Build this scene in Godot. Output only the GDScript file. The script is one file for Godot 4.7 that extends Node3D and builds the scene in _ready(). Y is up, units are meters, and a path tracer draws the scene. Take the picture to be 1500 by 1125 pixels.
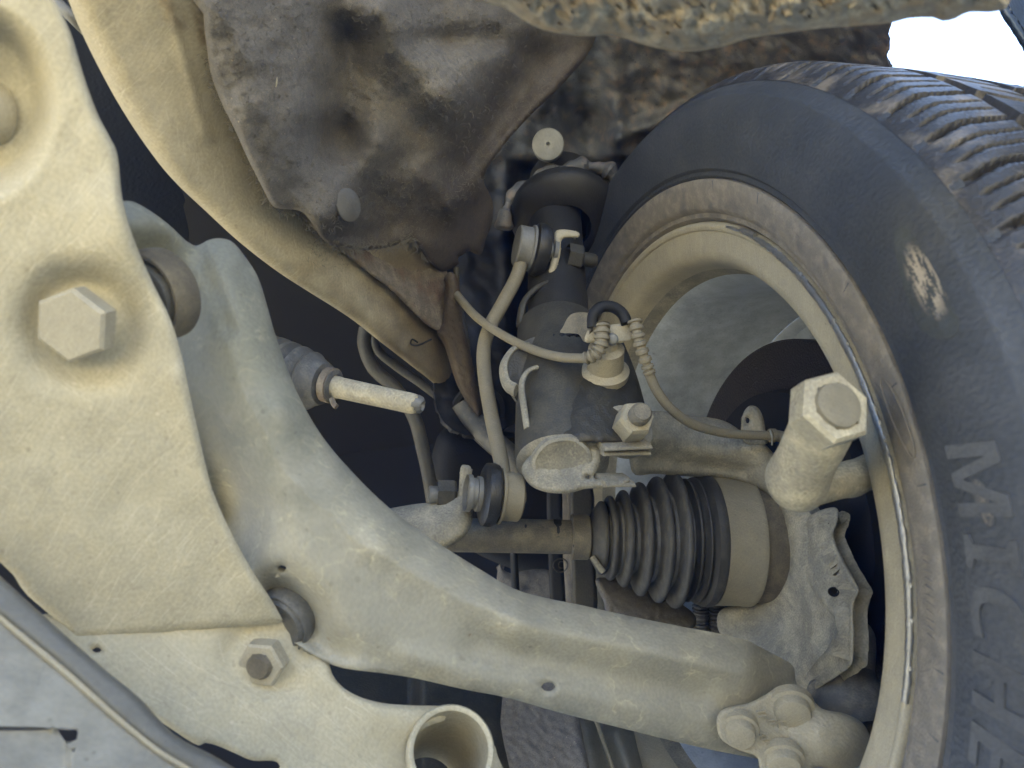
extends Node3D
# The underside of a car: front suspension and the inner face of a wheel, seen from below.

const FOCAL := 1104.0
var view := Transform3D.IDENTITY
var used := {}
var rng := RandomNumberGenerator.new()
var noise_a: Image
var noise_b: Image
var noise_c: Image
var noise_d: Image
var fine := FastNoiseLite.new()
var M := {}
var tint = null

# ---------------------------------------------------------------- places
func at(x: float, y: float, d: float) -> Vector3:
	return view * Vector3((x - 750.0) / FOCAL * d, (562.5 - y) / FOCAL * d, -d)

func numbered(called: String) -> String:
	if not used.has(called):
		used[called] = 0
		return called
	used[called] += 1
	return "%s_%03d" % [called, used[called]]

func thing(called: String, label: String, category: String, where: Vector3, group := "") -> Node3D:
	var o := Node3D.new()
	o.name = numbered(called)
	o.position = where
	add_child(o)
	tag(o, label, category, group)
	return o

func tag(o: Node, label: String, category: String, group := "") -> Node:
	o.set_meta("label", label)
	o.set_meta("category", category)
	if group != "":
		o.set_meta("group", group)
	return o

func origin_of(n: Node) -> Vector3:
	var p := Vector3.ZERO
	while n != null and n != self:
		p += (n as Node3D).position
		n = n.get_parent()
	return p

func commit(called: String, v: PackedVector3Array, n: PackedVector3Array, idx: PackedInt32Array, mat: Material, parent: Node = self, col := PackedColorArray()) -> MeshInstance3D:
	var o := MeshInstance3D.new()
	o.name = numbered(called) if parent == self else called
	parent.add_child(o, true)
	var org := origin_of(parent)
	if parent == self and v.size() > 0:
		var lo := v[0]
		var hi := v[0]
		for p in v:
			lo = lo.min(p)
			hi = hi.max(p)
		org = (lo + hi) * 0.5
		o.position = org
	for i in v.size():
		v[i] -= org
	for t in range(0, idx.size(), 3):   # the winding follows the normals
		var i0 := idx[t]
		var i1 := idx[t + 1]
		var i2 := idx[t + 2]
		if (v[i2] - v[i0]).cross(v[i1] - v[i0]).dot(n[i0] + n[i1] + n[i2]) < 0.0:
			idx[t + 1] = i2
			idx[t + 2] = i1
	var a := []
	a.resize(Mesh.ARRAY_MAX)
	a[Mesh.ARRAY_VERTEX] = v
	a[Mesh.ARRAY_NORMAL] = n
	a[Mesh.ARRAY_INDEX] = idx
	if col.size() == v.size() and v.size() > 0:
		a[Mesh.ARRAY_COLOR] = col
	var m := ArrayMesh.new()
	m.add_surface_from_arrays(Mesh.PRIMITIVE_TRIANGLES, a)
	m.surface_set_material(0, mat)
	o.mesh = m
	return o

# ---------------------------------------------------------------- shapes
class Bag:
	var v := PackedVector3Array()
	var n := PackedVector3Array()
	var i := PackedInt32Array()
	var c := PackedColorArray()
	func quad(a: Vector3, b: Vector3, c: Vector3, d: Vector3, na: Vector3, nb: Vector3, nc: Vector3, nd: Vector3) -> void:
		var k := v.size()
		v.append_array([a, b, c, d])
		n.append_array([na, nb, nc, nd])
		i.append_array([k, k + 1, k + 2, k, k + 2, k + 3])
	func flat(a: Vector3, b: Vector3, c: Vector3, d: Vector3) -> void:
		var m := (c - a).cross(b - a)
		if m.length() < 1e-14:
			m = (d - a).cross(c - a)
		m = m.normalized()
		quad(a, b, c, d, m, m, m, m)

func frame_of(dir: Vector3) -> Array:
	var w := dir.normalized()
	var u := w.cross(Vector3(0.31, 0.9, 0.17)).normalized()
	return [u, w.cross(u), w]

# a turned shape round the line from a along dir: profile of [along, radius]
func lathe_in(bag: Bag, a: Vector3, dir: Vector3, profile: Array, segs := 32, flat_faces := false, turn := 0.0, wobble := 0.0) -> void:
	var fr := frame_of(dir)
	var u: Vector3 = fr[0]
	var w: Vector3 = fr[1]
	var ax: Vector3 = fr[2]
	var cs := []
	for k in segs + 1:
		var t := turn + TAU * k / segs
		cs.append(u * cos(t) + w * sin(t))
	var nor := []
	for j in profile.size() - 1:
		var ds: float = profile[j + 1][0] - profile[j][0]
		var dr: float = profile[j + 1][1] - profile[j][1]
		nor.append(Vector2(-dr, ds).normalized())
	for j in profile.size() - 1:
		var n0: Vector2 = nor[j]
		var n1: Vector2 = nor[j]
		if j > 0 and n0.dot(nor[j - 1]) > 0.72:
			n0 = (n0 + nor[j - 1]).normalized()
		if j < profile.size() - 2 and n1.dot(nor[j + 1]) > 0.72:
			n1 = (n1 + nor[j + 1]).normalized()
		var p0: Array = profile[j]
		var p1: Array = profile[j + 1]
		for k in segs:
			var c0: Vector3 = cs[k]
			var c1: Vector3 = cs[k + 1]
			var w0 := 1.0
			var w1 := 1.0
			if wobble > 0.0:
				w0 = 1.0 + wobble * sin(TAU * 3.0 * k / segs + 1.3) + wobble * 0.6 * sin(TAU * 7.0 * k / segs)
				w1 = 1.0 + wobble * sin(TAU * 3.0 * (k + 1) / segs + 1.3) + wobble * 0.6 * sin(TAU * 7.0 * (k + 1) / segs)
			var q0: Vector3 = a + ax * p0[0] + c0 * p0[1] * w0
			var q1: Vector3 = a + ax * p0[0] + c1 * p0[1] * w1
			var q2: Vector3 = a + ax * p1[0] + c1 * p1[1] * w1
			var q3: Vector3 = a + ax * p1[0] + c0 * p1[1] * w0
			if p0.size() > 2:
				var k0 := Color(p0[2], p0[2], p0[2])
				var k1 := Color(p1[2], p1[2], p1[2])
				bag.c.append_array([k0, k0, k1, k1])
			if flat_faces:
				var m := (c0 + c1).normalized()
				var nf: Vector3 = (ax * nor[j].x + m * nor[j].y).normalized()
				bag.quad(q0, q1, q2, q3, nf, nf, nf, nf)
			else:
				bag.quad(q0, q1, q2, q3, ax * n0.x + c0 * n0.y, ax * n0.x + c1 * n0.y, ax * n1.x + c1 * n1.y, ax * n1.x + c0 * n1.y)

func lathe(called: String, a: Vector3, dir: Vector3, profile: Array, mat: Material, parent: Node = self, segs := 32, flat_faces := false, turn := 0.0, wobble := 0.0) -> MeshInstance3D:
	var b := Bag.new()
	lathe_in(b, a, dir, profile, segs, flat_faces, turn, wobble)
	return commit(called, b.v, b.n, b.i, mat, parent, b.c)

# a hexagon head or nut: base at a, growing along dir
func hexagon(called: String, a: Vector3, dir: Vector3, flats: float, high: float, mat: Material, parent: Node, turn := 0.0, hole := 0.0) -> MeshInstance3D:
	var b := Bag.new()
	var r := flats / sqrt(3.0)
	lathe_in(b, a, dir, [[0.0, r], [high * 0.86, r], [high, r * 0.9], [high, hole]], 6, true, turn)
	if hole > 0.0:
		lathe_in(b, a, dir, [[high, hole], [0.0, hole]], 20, false, turn)
	return commit(called, b.v, b.n, b.i, mat, parent)

func curve_of(pts: Array, per := 8) -> Array:
	var out := []
	for i in pts.size() - 1:
		var p0: Vector3 = pts[maxi(i - 1, 0)]
		var p1: Vector3 = pts[i]
		var p2: Vector3 = pts[i + 1]
		var p3: Vector3 = pts[mini(i + 2, pts.size() - 1)]
		for k in per:
			out.append(p1.cubic_interpolate(p2, p0, p3, float(k) / per))
	out.append(pts[-1])
	return out

# a bent round bar or hose through pts; radius(t) or a number
func tube_in(bag: Bag, pts: Array, radius, segs := 14, per := 8, caps := true, squash := 1.0, squash_dir := Vector3.ZERO) -> void:
	var c := curve_of(pts, per)
	var n := c.size()
	var rings := []
	var side := Vector3.ZERO
	for k in n:
		var t: Vector3 = (c[mini(k + 1, n - 1)] - c[maxi(k - 1, 0)]).normalized()
		if k == 0:
			side = frame_of(t)[0] if squash_dir == Vector3.ZERO else (squash_dir - t * squash_dir.dot(t)).normalized()
		side = (side - t * side.dot(t)).normalized()
		var up := t.cross(side)
		var f := float(k) / (n - 1)
		var r: float = radius if (radius is float) else radius.call(f)
		var ring := []
		for s in segs + 1:
			var an := TAU * s / segs
			ring.append([c[k] + side * cos(an) * r * squash + up * sin(an) * r, (side * cos(an) / squash + up * sin(an)).normalized()])
		rings.append(ring)
	for k in n - 1:
		for s in segs:
			var q0: Array = rings[k][s]
			var q1: Array = rings[k][s + 1]
			var q2: Array = rings[k + 1][s + 1]
			var q3: Array = rings[k + 1][s]
			var fn: Vector3 = (q2[0] - q0[0]).cross(q1[0] - q0[0])
			var steep := 1.0
			if fn.normalized().dot(q0[1]) < 0.8 and fn.length() > 1e-12 and fn.normalized().dot(q0[1]) > -0.8:
				steep = 0.0
			if steep > 0.5:
				bag.quad(q0[0], q1[0], q2[0], q3[0], q0[1], q1[1], q2[1], q3[1])
			else:
				bag.flat(q0[0], q1[0], q2[0], q3[0])
	if caps:
		for e in [0, n - 1]:
			var mid: Vector3 = c[e]
			var nn: Vector3 = ((c[0] - c[1]) if e == 0 else (c[n - 1] - c[n - 2])).normalized()
			for s in segs:
				var k0 := bag.v.size()
				bag.v.append_array([mid, rings[e][s][0], rings[e][s + 1][0]])
				bag.n.append_array([nn, nn, nn])
				bag.i.append_array([k0, k0 + 1, k0 + 2])

func tube(called: String, pts: Array, radius, mat: Material, parent: Node = self, segs := 14, per := 8, squash := 1.0, squash_dir := Vector3.ZERO) -> MeshInstance3D:
	var b := Bag.new()
	tube_in(b, pts, radius, segs, per, true, squash, squash_dir)
	return commit(called, b.v, b.n, b.i, mat, parent)

func smooth_loop(pts: Array, sub := 4) -> PackedVector2Array:
	var out := PackedVector2Array()
	var n := pts.size()
	for i in n:
		var p0: Vector2 = pts[(i + n - 1) % n]
		var p1: Vector2 = pts[i]
		var p2: Vector2 = pts[(i + 1) % n]
		var p3: Vector2 = pts[(i + 2) % n]
		for k in sub:
			out.append(p1.cubic_interpolate(p2, p0, p3, float(k) / sub))
	return out

func roll(sd: float, w: float) -> float:
	var t := 1.0 - clampf(sd / w, 0.0, 1.0)
	return 1.0 - sqrt(1.0 - t * t)

func hump(x: float, y: float, cx: float, cy: float, rx: float, ry: float) -> float:
	var u := (x - cx) / rx
	var w := (y - cy) / ry
	return exp(-(u * u + w * w))

# like hump, but along a line from (ax, ay) to (bx, by)
func ridge(x: float, y: float, ax: float, ay: float, bx: float, by: float, r: float) -> float:
	var d := Vector2(bx - ax, by - ay)
	var t := clampf(((x - ax) * d.x + (y - ay) * d.y) / d.length_squared(), 0.0, 1.0)
	var e := Vector2(x - ax, y - ay) - d * t
	return exp(-e.length_squared() / (r * r))

# the depth of a plate or gently bent sheet through some measured points: 1/depth as a polynomial
func sheet_through(pts: Array, degree := 1) -> PackedFloat64Array:
	var m := 3 if degree == 1 else 6
	var A := []
	for r in m:
		var row := []
		row.resize(m + 1)
		row.fill(0.0)
		A.append(row)
	for p in pts:
		var x: float = p[0] / 1000.0
		var y: float = p[1] / 1000.0
		var b := [1.0, x, y, x * x, x * y, y * y]
		for r in m:
			for c in m:
				A[r][c] += b[r] * b[c]
			A[r][m] += b[r] / p[2]
	for r in m:
		A[r][r] += 1e-6
	for c in m:
		var best := c
		for r in range(c, m):
			if absf(A[r][c]) > absf(A[best][c]):
				best = r
		var tmp = A[c]
		A[c] = A[best]
		A[best] = tmp
		for r in m:
			if r != c:
				var k: float = A[r][c] / A[c][c]
				for j in range(c, m + 1):
					A[r][j] -= k * A[c][j]
	var out := PackedFloat64Array()
	for r in m:
		out.append(A[r][m] / A[r][r])
	return out

func sheet(c: PackedFloat64Array, px: float, py: float) -> float:
	var x := px / 1000.0
	var y := py / 1000.0
	var s := c[0] + c[1] * x + c[2] * y
	if c.size() > 3:
		s += c[3] * x * x + c[4] * x * y + c[5] * y * y
	return 1.0 / maxf(s, 0.3)

# a pressed sheet or cast slab: an outline, a depth for every point of it, a real thickness and a rim
func shell(called: String, outline: Array, fn: Callable, thick: float, mat: Material, parent: Node = self, step := 6.0, holes := [], sub := 4) -> MeshInstance3D:
	var loops := [smooth_loop(outline, sub)]
	for h in holes:
		if not (h[0] is Vector2):
			var l := PackedVector2Array()
			for k in 24:
				l.append(Vector2(h[0] + h[2] * cos(TAU * k / 24), h[1] + h[3] * sin(TAU * k / 24)))
			loops.append(l)
		else:
			loops.append(smooth_loop(h, 3))
	var lo: Vector2 = loops[0][0]
	var hi: Vector2 = lo
	for p in loops[0]:
		lo = lo.min(p)
		hi = hi.max(p)
	lo -= Vector2(step, step) * 1.5
	var nx := int((hi.x - lo.x) / step) + 3
	var ny := int((hi.y - lo.y) / step) + 3
	var cap := 70.0
	var dist := PackedFloat32Array()
	dist.resize(nx * ny)
	dist.fill(cap)
	for l in loops:
		var n: int = l.size()
		for s in n:
			var a: Vector2 = l[s]
			var b: Vector2 = l[(s + 1) % n]
			var ab := b - a
			var len2 := maxf(ab.length_squared(), 1e-9)
			var x0 := maxi(0, int((minf(a.x, b.x) - cap - lo.x) / step))
			var x1 := mini(nx - 1, int((maxf(a.x, b.x) + cap - lo.x) / step) + 1)
			var y0 := maxi(0, int((minf(a.y, b.y) - cap - lo.y) / step))
			var y1 := mini(ny - 1, int((maxf(a.y, b.y) + cap - lo.y) / step) + 1)
			for j in range(y0, y1 + 1):
				for i in range(x0, x1 + 1):
					var p := Vector2(lo.x + i * step, lo.y + j * step)
					var t := clampf((p - a).dot(ab) / len2, 0.0, 1.0)
					var d := p.distance_to(a + ab * t)
					if d < dist[j * nx + i]:
						dist[j * nx + i] = d
	for j in ny:
		for i in nx:
			var p := Vector2(lo.x + i * step, lo.y + j * step)
			var inside := Geometry2D.is_point_in_polygon(p, loops[0])
			if inside:
				for k in range(1, loops.size()):
					if Geometry2D.is_point_in_polygon(p, loops[k]):
						inside = false
						break
			if not inside:
				dist[j * nx + i] = -dist[j * nx + i]
			if absf(dist[j * nx + i]) < 0.02:
				dist[j * nx + i] = 0.02
	var v := PackedVector3Array()
	var col := PackedColorArray()
	var dyed: bool = tint != null
	var key := {}
	var idx := PackedInt32Array()
	var rim := PackedInt32Array()
	for j in ny - 1:
		for i in nx - 1:
			var c := [j * nx + i, j * nx + i + 1, (j + 1) * nx + i + 1, (j + 1) * nx + i]
			var s0 := dist[c[0]] > 0.0
			var s1 := dist[c[1]] > 0.0
			var s2 := dist[c[2]] > 0.0
			var s3 := dist[c[3]] > 0.0
			if not (s0 or s1 or s2 or s3):
				continue
			var poly := PackedInt32Array()
			var cut := []
			for e in 4:
				var ca: int = c[e]
				var cb: int = c[(e + 1) % 4]
				if dist[ca] > 0.0:
					if not key.has(ca):
						key[ca] = v.size()
						var px := lo.x + (ca % nx) * step
						var py := lo.y + (ca / nx) * step
						v.append(at(px, py, fn.call(px, py, dist[ca])))
						if dyed:
							col.append(tint.call(px, py, dist[ca]))
					poly.append(key[ca])
				if (dist[ca] > 0.0) != (dist[cb] > 0.0):
					var ke := -1 - (mini(ca, cb) * 2 + (0 if absi(ca - cb) == 1 else 1))
					if not key.has(ke):
						var t := dist[ca] / (dist[ca] - dist[cb])
						var px := lerpf(lo.x + (ca % nx) * step, lo.x + (cb % nx) * step, t)
						var py := lerpf(lo.y + (ca / nx) * step, lo.y + (cb / nx) * step, t)
						key[ke] = v.size()
						v.append(at(px, py, fn.call(px, py, 0.0)))
						if dyed:
							col.append(tint.call(px, py, 0.0))
					poly.append(key[ke])
					cut.append([key[ke], dist[ca] > 0.0])
			for k in range(1, poly.size() - 1):
				idx.append_array([poly[0], poly[k], poly[k + 1]])
			if cut.size() == 2:
				if cut[0][1]:
					rim.append_array([cut[0][0], cut[1][0]])
				else:
					rim.append_array([cut[1][0], cut[0][0]])
			elif cut.size() == 4:
				for q in [0, 2]:
					var r0 = cut[q] if cut[q][1] else cut[(q + 3) % 4]
					var r1 = cut[(q + 1) % 4] if cut[q][1] else cut[q]
					rim.append_array([r0[0], r1[0]])
	# normals of the front, seen from the outside
	var nrm := PackedVector3Array()
	nrm.resize(v.size())
	for k in range(0, idx.size(), 3):
		var m := (v[idx[k + 2]] - v[idx[k]]).cross(v[idx[k + 1]] - v[idx[k]])
		nrm[idx[k]] += m
		nrm[idx[k + 1]] += m
		nrm[idx[k + 2]] += m
	var eye := view.origin
	var count := v.size()
	for k in count:
		nrm[k] = nrm[k].normalized()
		if nrm[k].dot(eye - v[k]) < 0.0:
			nrm[k] = -nrm[k]
	var bv := v.duplicate()
	var bn := nrm.duplicate()
	var bi := idx.duplicate()
	if dyed:
		col.append_array(col.duplicate())
	for k in count:
		bv.append(v[k] - nrm[k] * thick)
		bn.append(-nrm[k])
	for k in range(0, idx.size(), 3):
		bi.append_array([idx[k] + count, idx[k + 2] + count, idx[k + 1] + count])
	for k in range(0, rim.size(), 2):
		var a := rim[k]
		var b := rim[k + 1]
		var m := (v[b] - v[a]).cross(nrm[a]).normalized()
		var q := bv.size()
		bv.append_array([v[a], v[b], bv[b + count], bv[a + count]])
		bn.append_array([m, m, m, m])
		if dyed:
			col.append_array([col[a], col[b], col[b], col[a]])
		bi.append_array([q, q + 1, q + 2, q, q + 2, q + 3])
	return commit(called, bv, bn, bi, mat, parent, col)

# cast lumps: tapered bones joined by a smooth union, meshed as surface nets
func casting(called: String, bones: Array, cell: float, k: float, mat: Material, parent: Node = self, cuts := []) -> MeshInstance3D:
	var lo := Vector3.INF
	var hi := -Vector3.INF
	for b in bones:
		var r := maxf(b[1], b[3]) + k * 3.0
		lo = lo.min((b[0] as Vector3).min(b[2]) - Vector3.ONE * r)
		hi = hi.max((b[0] as Vector3).max(b[2]) + Vector3.ONE * r)
	var nx := int((hi.x - lo.x) / cell) + 2
	var ny := int((hi.y - lo.y) / cell) + 2
	var nz := int((hi.z - lo.z) / cell) + 2
	var acc := PackedFloat32Array()
	acc.resize(nx * ny * nz)
	for b in bones:
		var p: Vector3 = b[0]
		var q: Vector3 = b[2]
		var ra: float = b[1]
		var rb: float = b[3]
		var r := maxf(ra, rb) + k * 3.0
		var l := ((p.min(q) - Vector3.ONE * r - lo) / cell).floor()
		var h := ((p.max(q) + Vector3.ONE * r - lo) / cell).ceil()
		var pq := q - p
		var len2 := maxf(pq.length_squared(), 1e-12)
		for z in range(maxi(0, int(l.z)), mini(nz, int(h.z) + 1)):
			for y in range(maxi(0, int(l.y)), mini(ny, int(h.y) + 1)):
				for x in range(maxi(0, int(l.x)), mini(nx, int(h.x) + 1)):
					var c := lo + Vector3(x, y, z) * cell
					var t := clampf((c - p).dot(pq) / len2, 0.0, 1.0)
					var d := c.distance_to(p + pq * t) - lerpf(ra, rb, t)
					if d < k * 3.0:
						acc[(z * ny + y) * nx + x] += exp(-d / k)
	for i in acc.size():
		acc[i] = -k * log(acc[i]) if acc[i] > 1e-9 else 1.0
	for cut in cuts:
		for z in nz:
			for y in ny:
				for x in nx:
					var i := (z * ny + y) * nx + x
					if acc[i] < k * 4.0:
						acc[i] = maxf(acc[i], cut.call(lo + Vector3(x, y, z) * cell))
	var v := PackedVector3Array()
	var nn := PackedVector3Array()
	var idx := PackedInt32Array()
	var where := PackedInt32Array()
	where.resize(acc.size())
	where.fill(-1)
	var offs := [0, 1, nx, nx + 1, nx * ny, nx * ny + 1, nx * ny + nx, nx * ny + nx + 1]
	var cor := [Vector3(0, 0, 0), Vector3(1, 0, 0), Vector3(0, 1, 0), Vector3(1, 1, 0), Vector3(0, 0, 1), Vector3(1, 0, 1), Vector3(0, 1, 1), Vector3(1, 1, 1)]
	var edges := [[0, 1], [2, 3], [4, 5], [6, 7], [0, 2], [1, 3], [4, 6], [5, 7], [0, 4], [1, 5], [2, 6], [3, 7]]
	for z in nz - 1:
		for y in ny - 1:
			for x in nx - 1:
				var i := (z * ny + y) * nx + x
				var any_in := false
				var any_out := false
				for o in offs:
					if acc[i + o] < 0.0:
						any_in = true
					else:
						any_out = true
				if not (any_in and any_out):
					continue
				var sum := Vector3.ZERO
				var cnt := 0
				for e in edges:
					var d0 := acc[i + offs[e[0]]]
					var d1 := acc[i + offs[e[1]]]
					if (d0 < 0.0) != (d1 < 0.0):
						sum += (cor[e[0]] as Vector3).lerp(cor[e[1]], d0 / (d0 - d1))
						cnt += 1
				where[i] = v.size()
				v.append(lo + (Vector3(x, y, z) + sum / cnt) * cell)
				var g := Vector3(acc[i + 1] - acc[i], acc[i + nx] - acc[i], acc[i + nx * ny] - acc[i])
				g += Vector3(acc[i + offs[7]] - acc[i + offs[6]], acc[i + offs[7]] - acc[i + offs[5]], acc[i + offs[7]] - acc[i + offs[3]])
				nn.append(g.normalized())
	var ax := [[1, nx, nx * ny], [nx, nx * ny, 1], [nx * ny, 1, nx]]
	for z in range(1, nz - 1):
		for y in range(1, ny - 1):
			for x in range(1, nx - 1):
				var i := (z * ny + y) * nx + x
				for e in ax:
					if (acc[i] < 0.0) != (acc[i + e[0]] < 0.0):
						var a := where[i]
						var b := where[i - e[1]]
						var c := where[i - e[1] - e[2]]
						var d := where[i - e[2]]
						if a >= 0 and b >= 0 and c >= 0 and d >= 0:
							if acc[i] < 0.0:
								idx.append_array([a, c, b, a, d, c])
							else:
								idx.append_array([a, b, c, a, c, d])
	return commit(called, v, nn, idx, mat, parent)

# ---------------------------------------------------------------- surfaces
func noise_image(seed_: int, freq: float, oct: int, kind := FastNoiseLite.TYPE_SIMPLEX_SMOOTH, fractal := FastNoiseLite.FRACTAL_FBM) -> Image:
	var n := FastNoiseLite.new()
	n.seed = seed_
	n.frequency = freq
	n.noise_type = kind
	n.fractal_type = fractal
	n.fractal_octaves = oct
	return n.get_seamless_image(512, 512)

func paint(fn: Callable) -> Image:
	var da := noise_a.get_data()
	var db := noise_b.get_data()
	var dc := noise_c.get_data()
	var dd := noise_d.get_data()
	var out := PackedByteArray()
	out.resize(512 * 512 * 3)
	for i in 512 * 512:
		var c: Color = fn.call(da[i] / 255.0, db[i] / 255.0, dc[i] / 255.0, dd[i] / 255.0)
		out[i * 3] = clampi(int(c.r * 255.0), 0, 255)
		out[i * 3 + 1] = clampi(int(c.g * 255.0), 0, 255)
		out[i * 3 + 2] = clampi(int(c.b * 255.0), 0, 255)
	return Image.create_from_data(512, 512, false, Image.FORMAT_RGB8, out)

# short scratches or fibres
func strokes(im: Image, count: int, length: float, angle: float, spread: float, col: Color, strength: float, bend := 0.0) -> void:
	for k in count:
		var x := rng.randf() * 512.0
		var y := rng.randf() * 512.0
		var t := angle + rng.randf_range(-spread, spread)
		var n := int(length * rng.randf_range(0.3, 1.2))
		var s := strength * rng.randf_range(0.3, 1.0)
		var b := rng.randf_range(-bend, bend)
		for q in n:
			x += cos(t)
			y += sin(t)
			t += b
			var xi := posmod(int(x), 512)
			var yi := posmod(int(y), 512)
			im.set_pixel(xi, yi, im.get_pixel(xi, yi).lerp(col, s))

func dots(im: Image, count: int, most: float, col: Color, strength: float) -> void:
	for k in count:
		var x := rng.randf() * 512.0
		var y := rng.randf() * 512.0
		var r := most * pow(rng.randf(), 2.5) + 0.6
		var s := strength * rng.randf_range(0.4, 1.0)
		for j in range(int(-r) - 1, int(r) + 2):
			for i in range(int(-r) - 1, int(r) + 2):
				var d := sqrt(i * i + j * j)
				if d < r:
					var xi := posmod(int(x) + i, 512)
					var yi := posmod(int(y) + j, 512)
					im.set_pixel(xi, yi, im.get_pixel(xi, yi).lerp(col, s * (1.0 - d / r * 0.5)))

func material(im: Image, scale: float, rough: float, bump: Image = null, bump_depth := 0.5, metal := 0.0) -> StandardMaterial3D:
	var m := StandardMaterial3D.new()
	m.roughness = rough
	m.metallic = metal
	m.uv1_triplanar = true
	m.uv1_world_triplanar = true
	m.uv1_scale = Vector3.ONE * scale
	m.uv1_triplanar_sharpness = 4.0
	if im != null:
		im.generate_mipmaps()
		m.albedo_texture = ImageTexture.create_from_image(im)
	if bump != null:
		m.normal_enabled = true
		m.normal_texture = bump_texture(bump)
		m.normal_scale = bump_depth
	return m

var bumps := {}
func bump_texture(im: Image) -> ImageTexture:
	if not bumps.has(im):
		var c: Image = im.duplicate()
		c.bump_map_to_normal_map(4.0)
		bumps[im] = ImageTexture.create_from_image(c)
	return bumps[im]

func tinted(base: StandardMaterial3D, tint: Color, rough := -1.0, scale := 0.0) -> StandardMaterial3D:
	var m: StandardMaterial3D = base.duplicate()
	m.albedo_color = tint
	if rough >= 0.0:
		m.roughness = rough
	if scale > 0.0:
		m.uv1_scale = Vector3.ONE * scale
	return m

func mixed(a: Color, b: Color, t: float) -> Color:
	return a.lerp(b, clampf(t, 0.0, 1.0))

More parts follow.
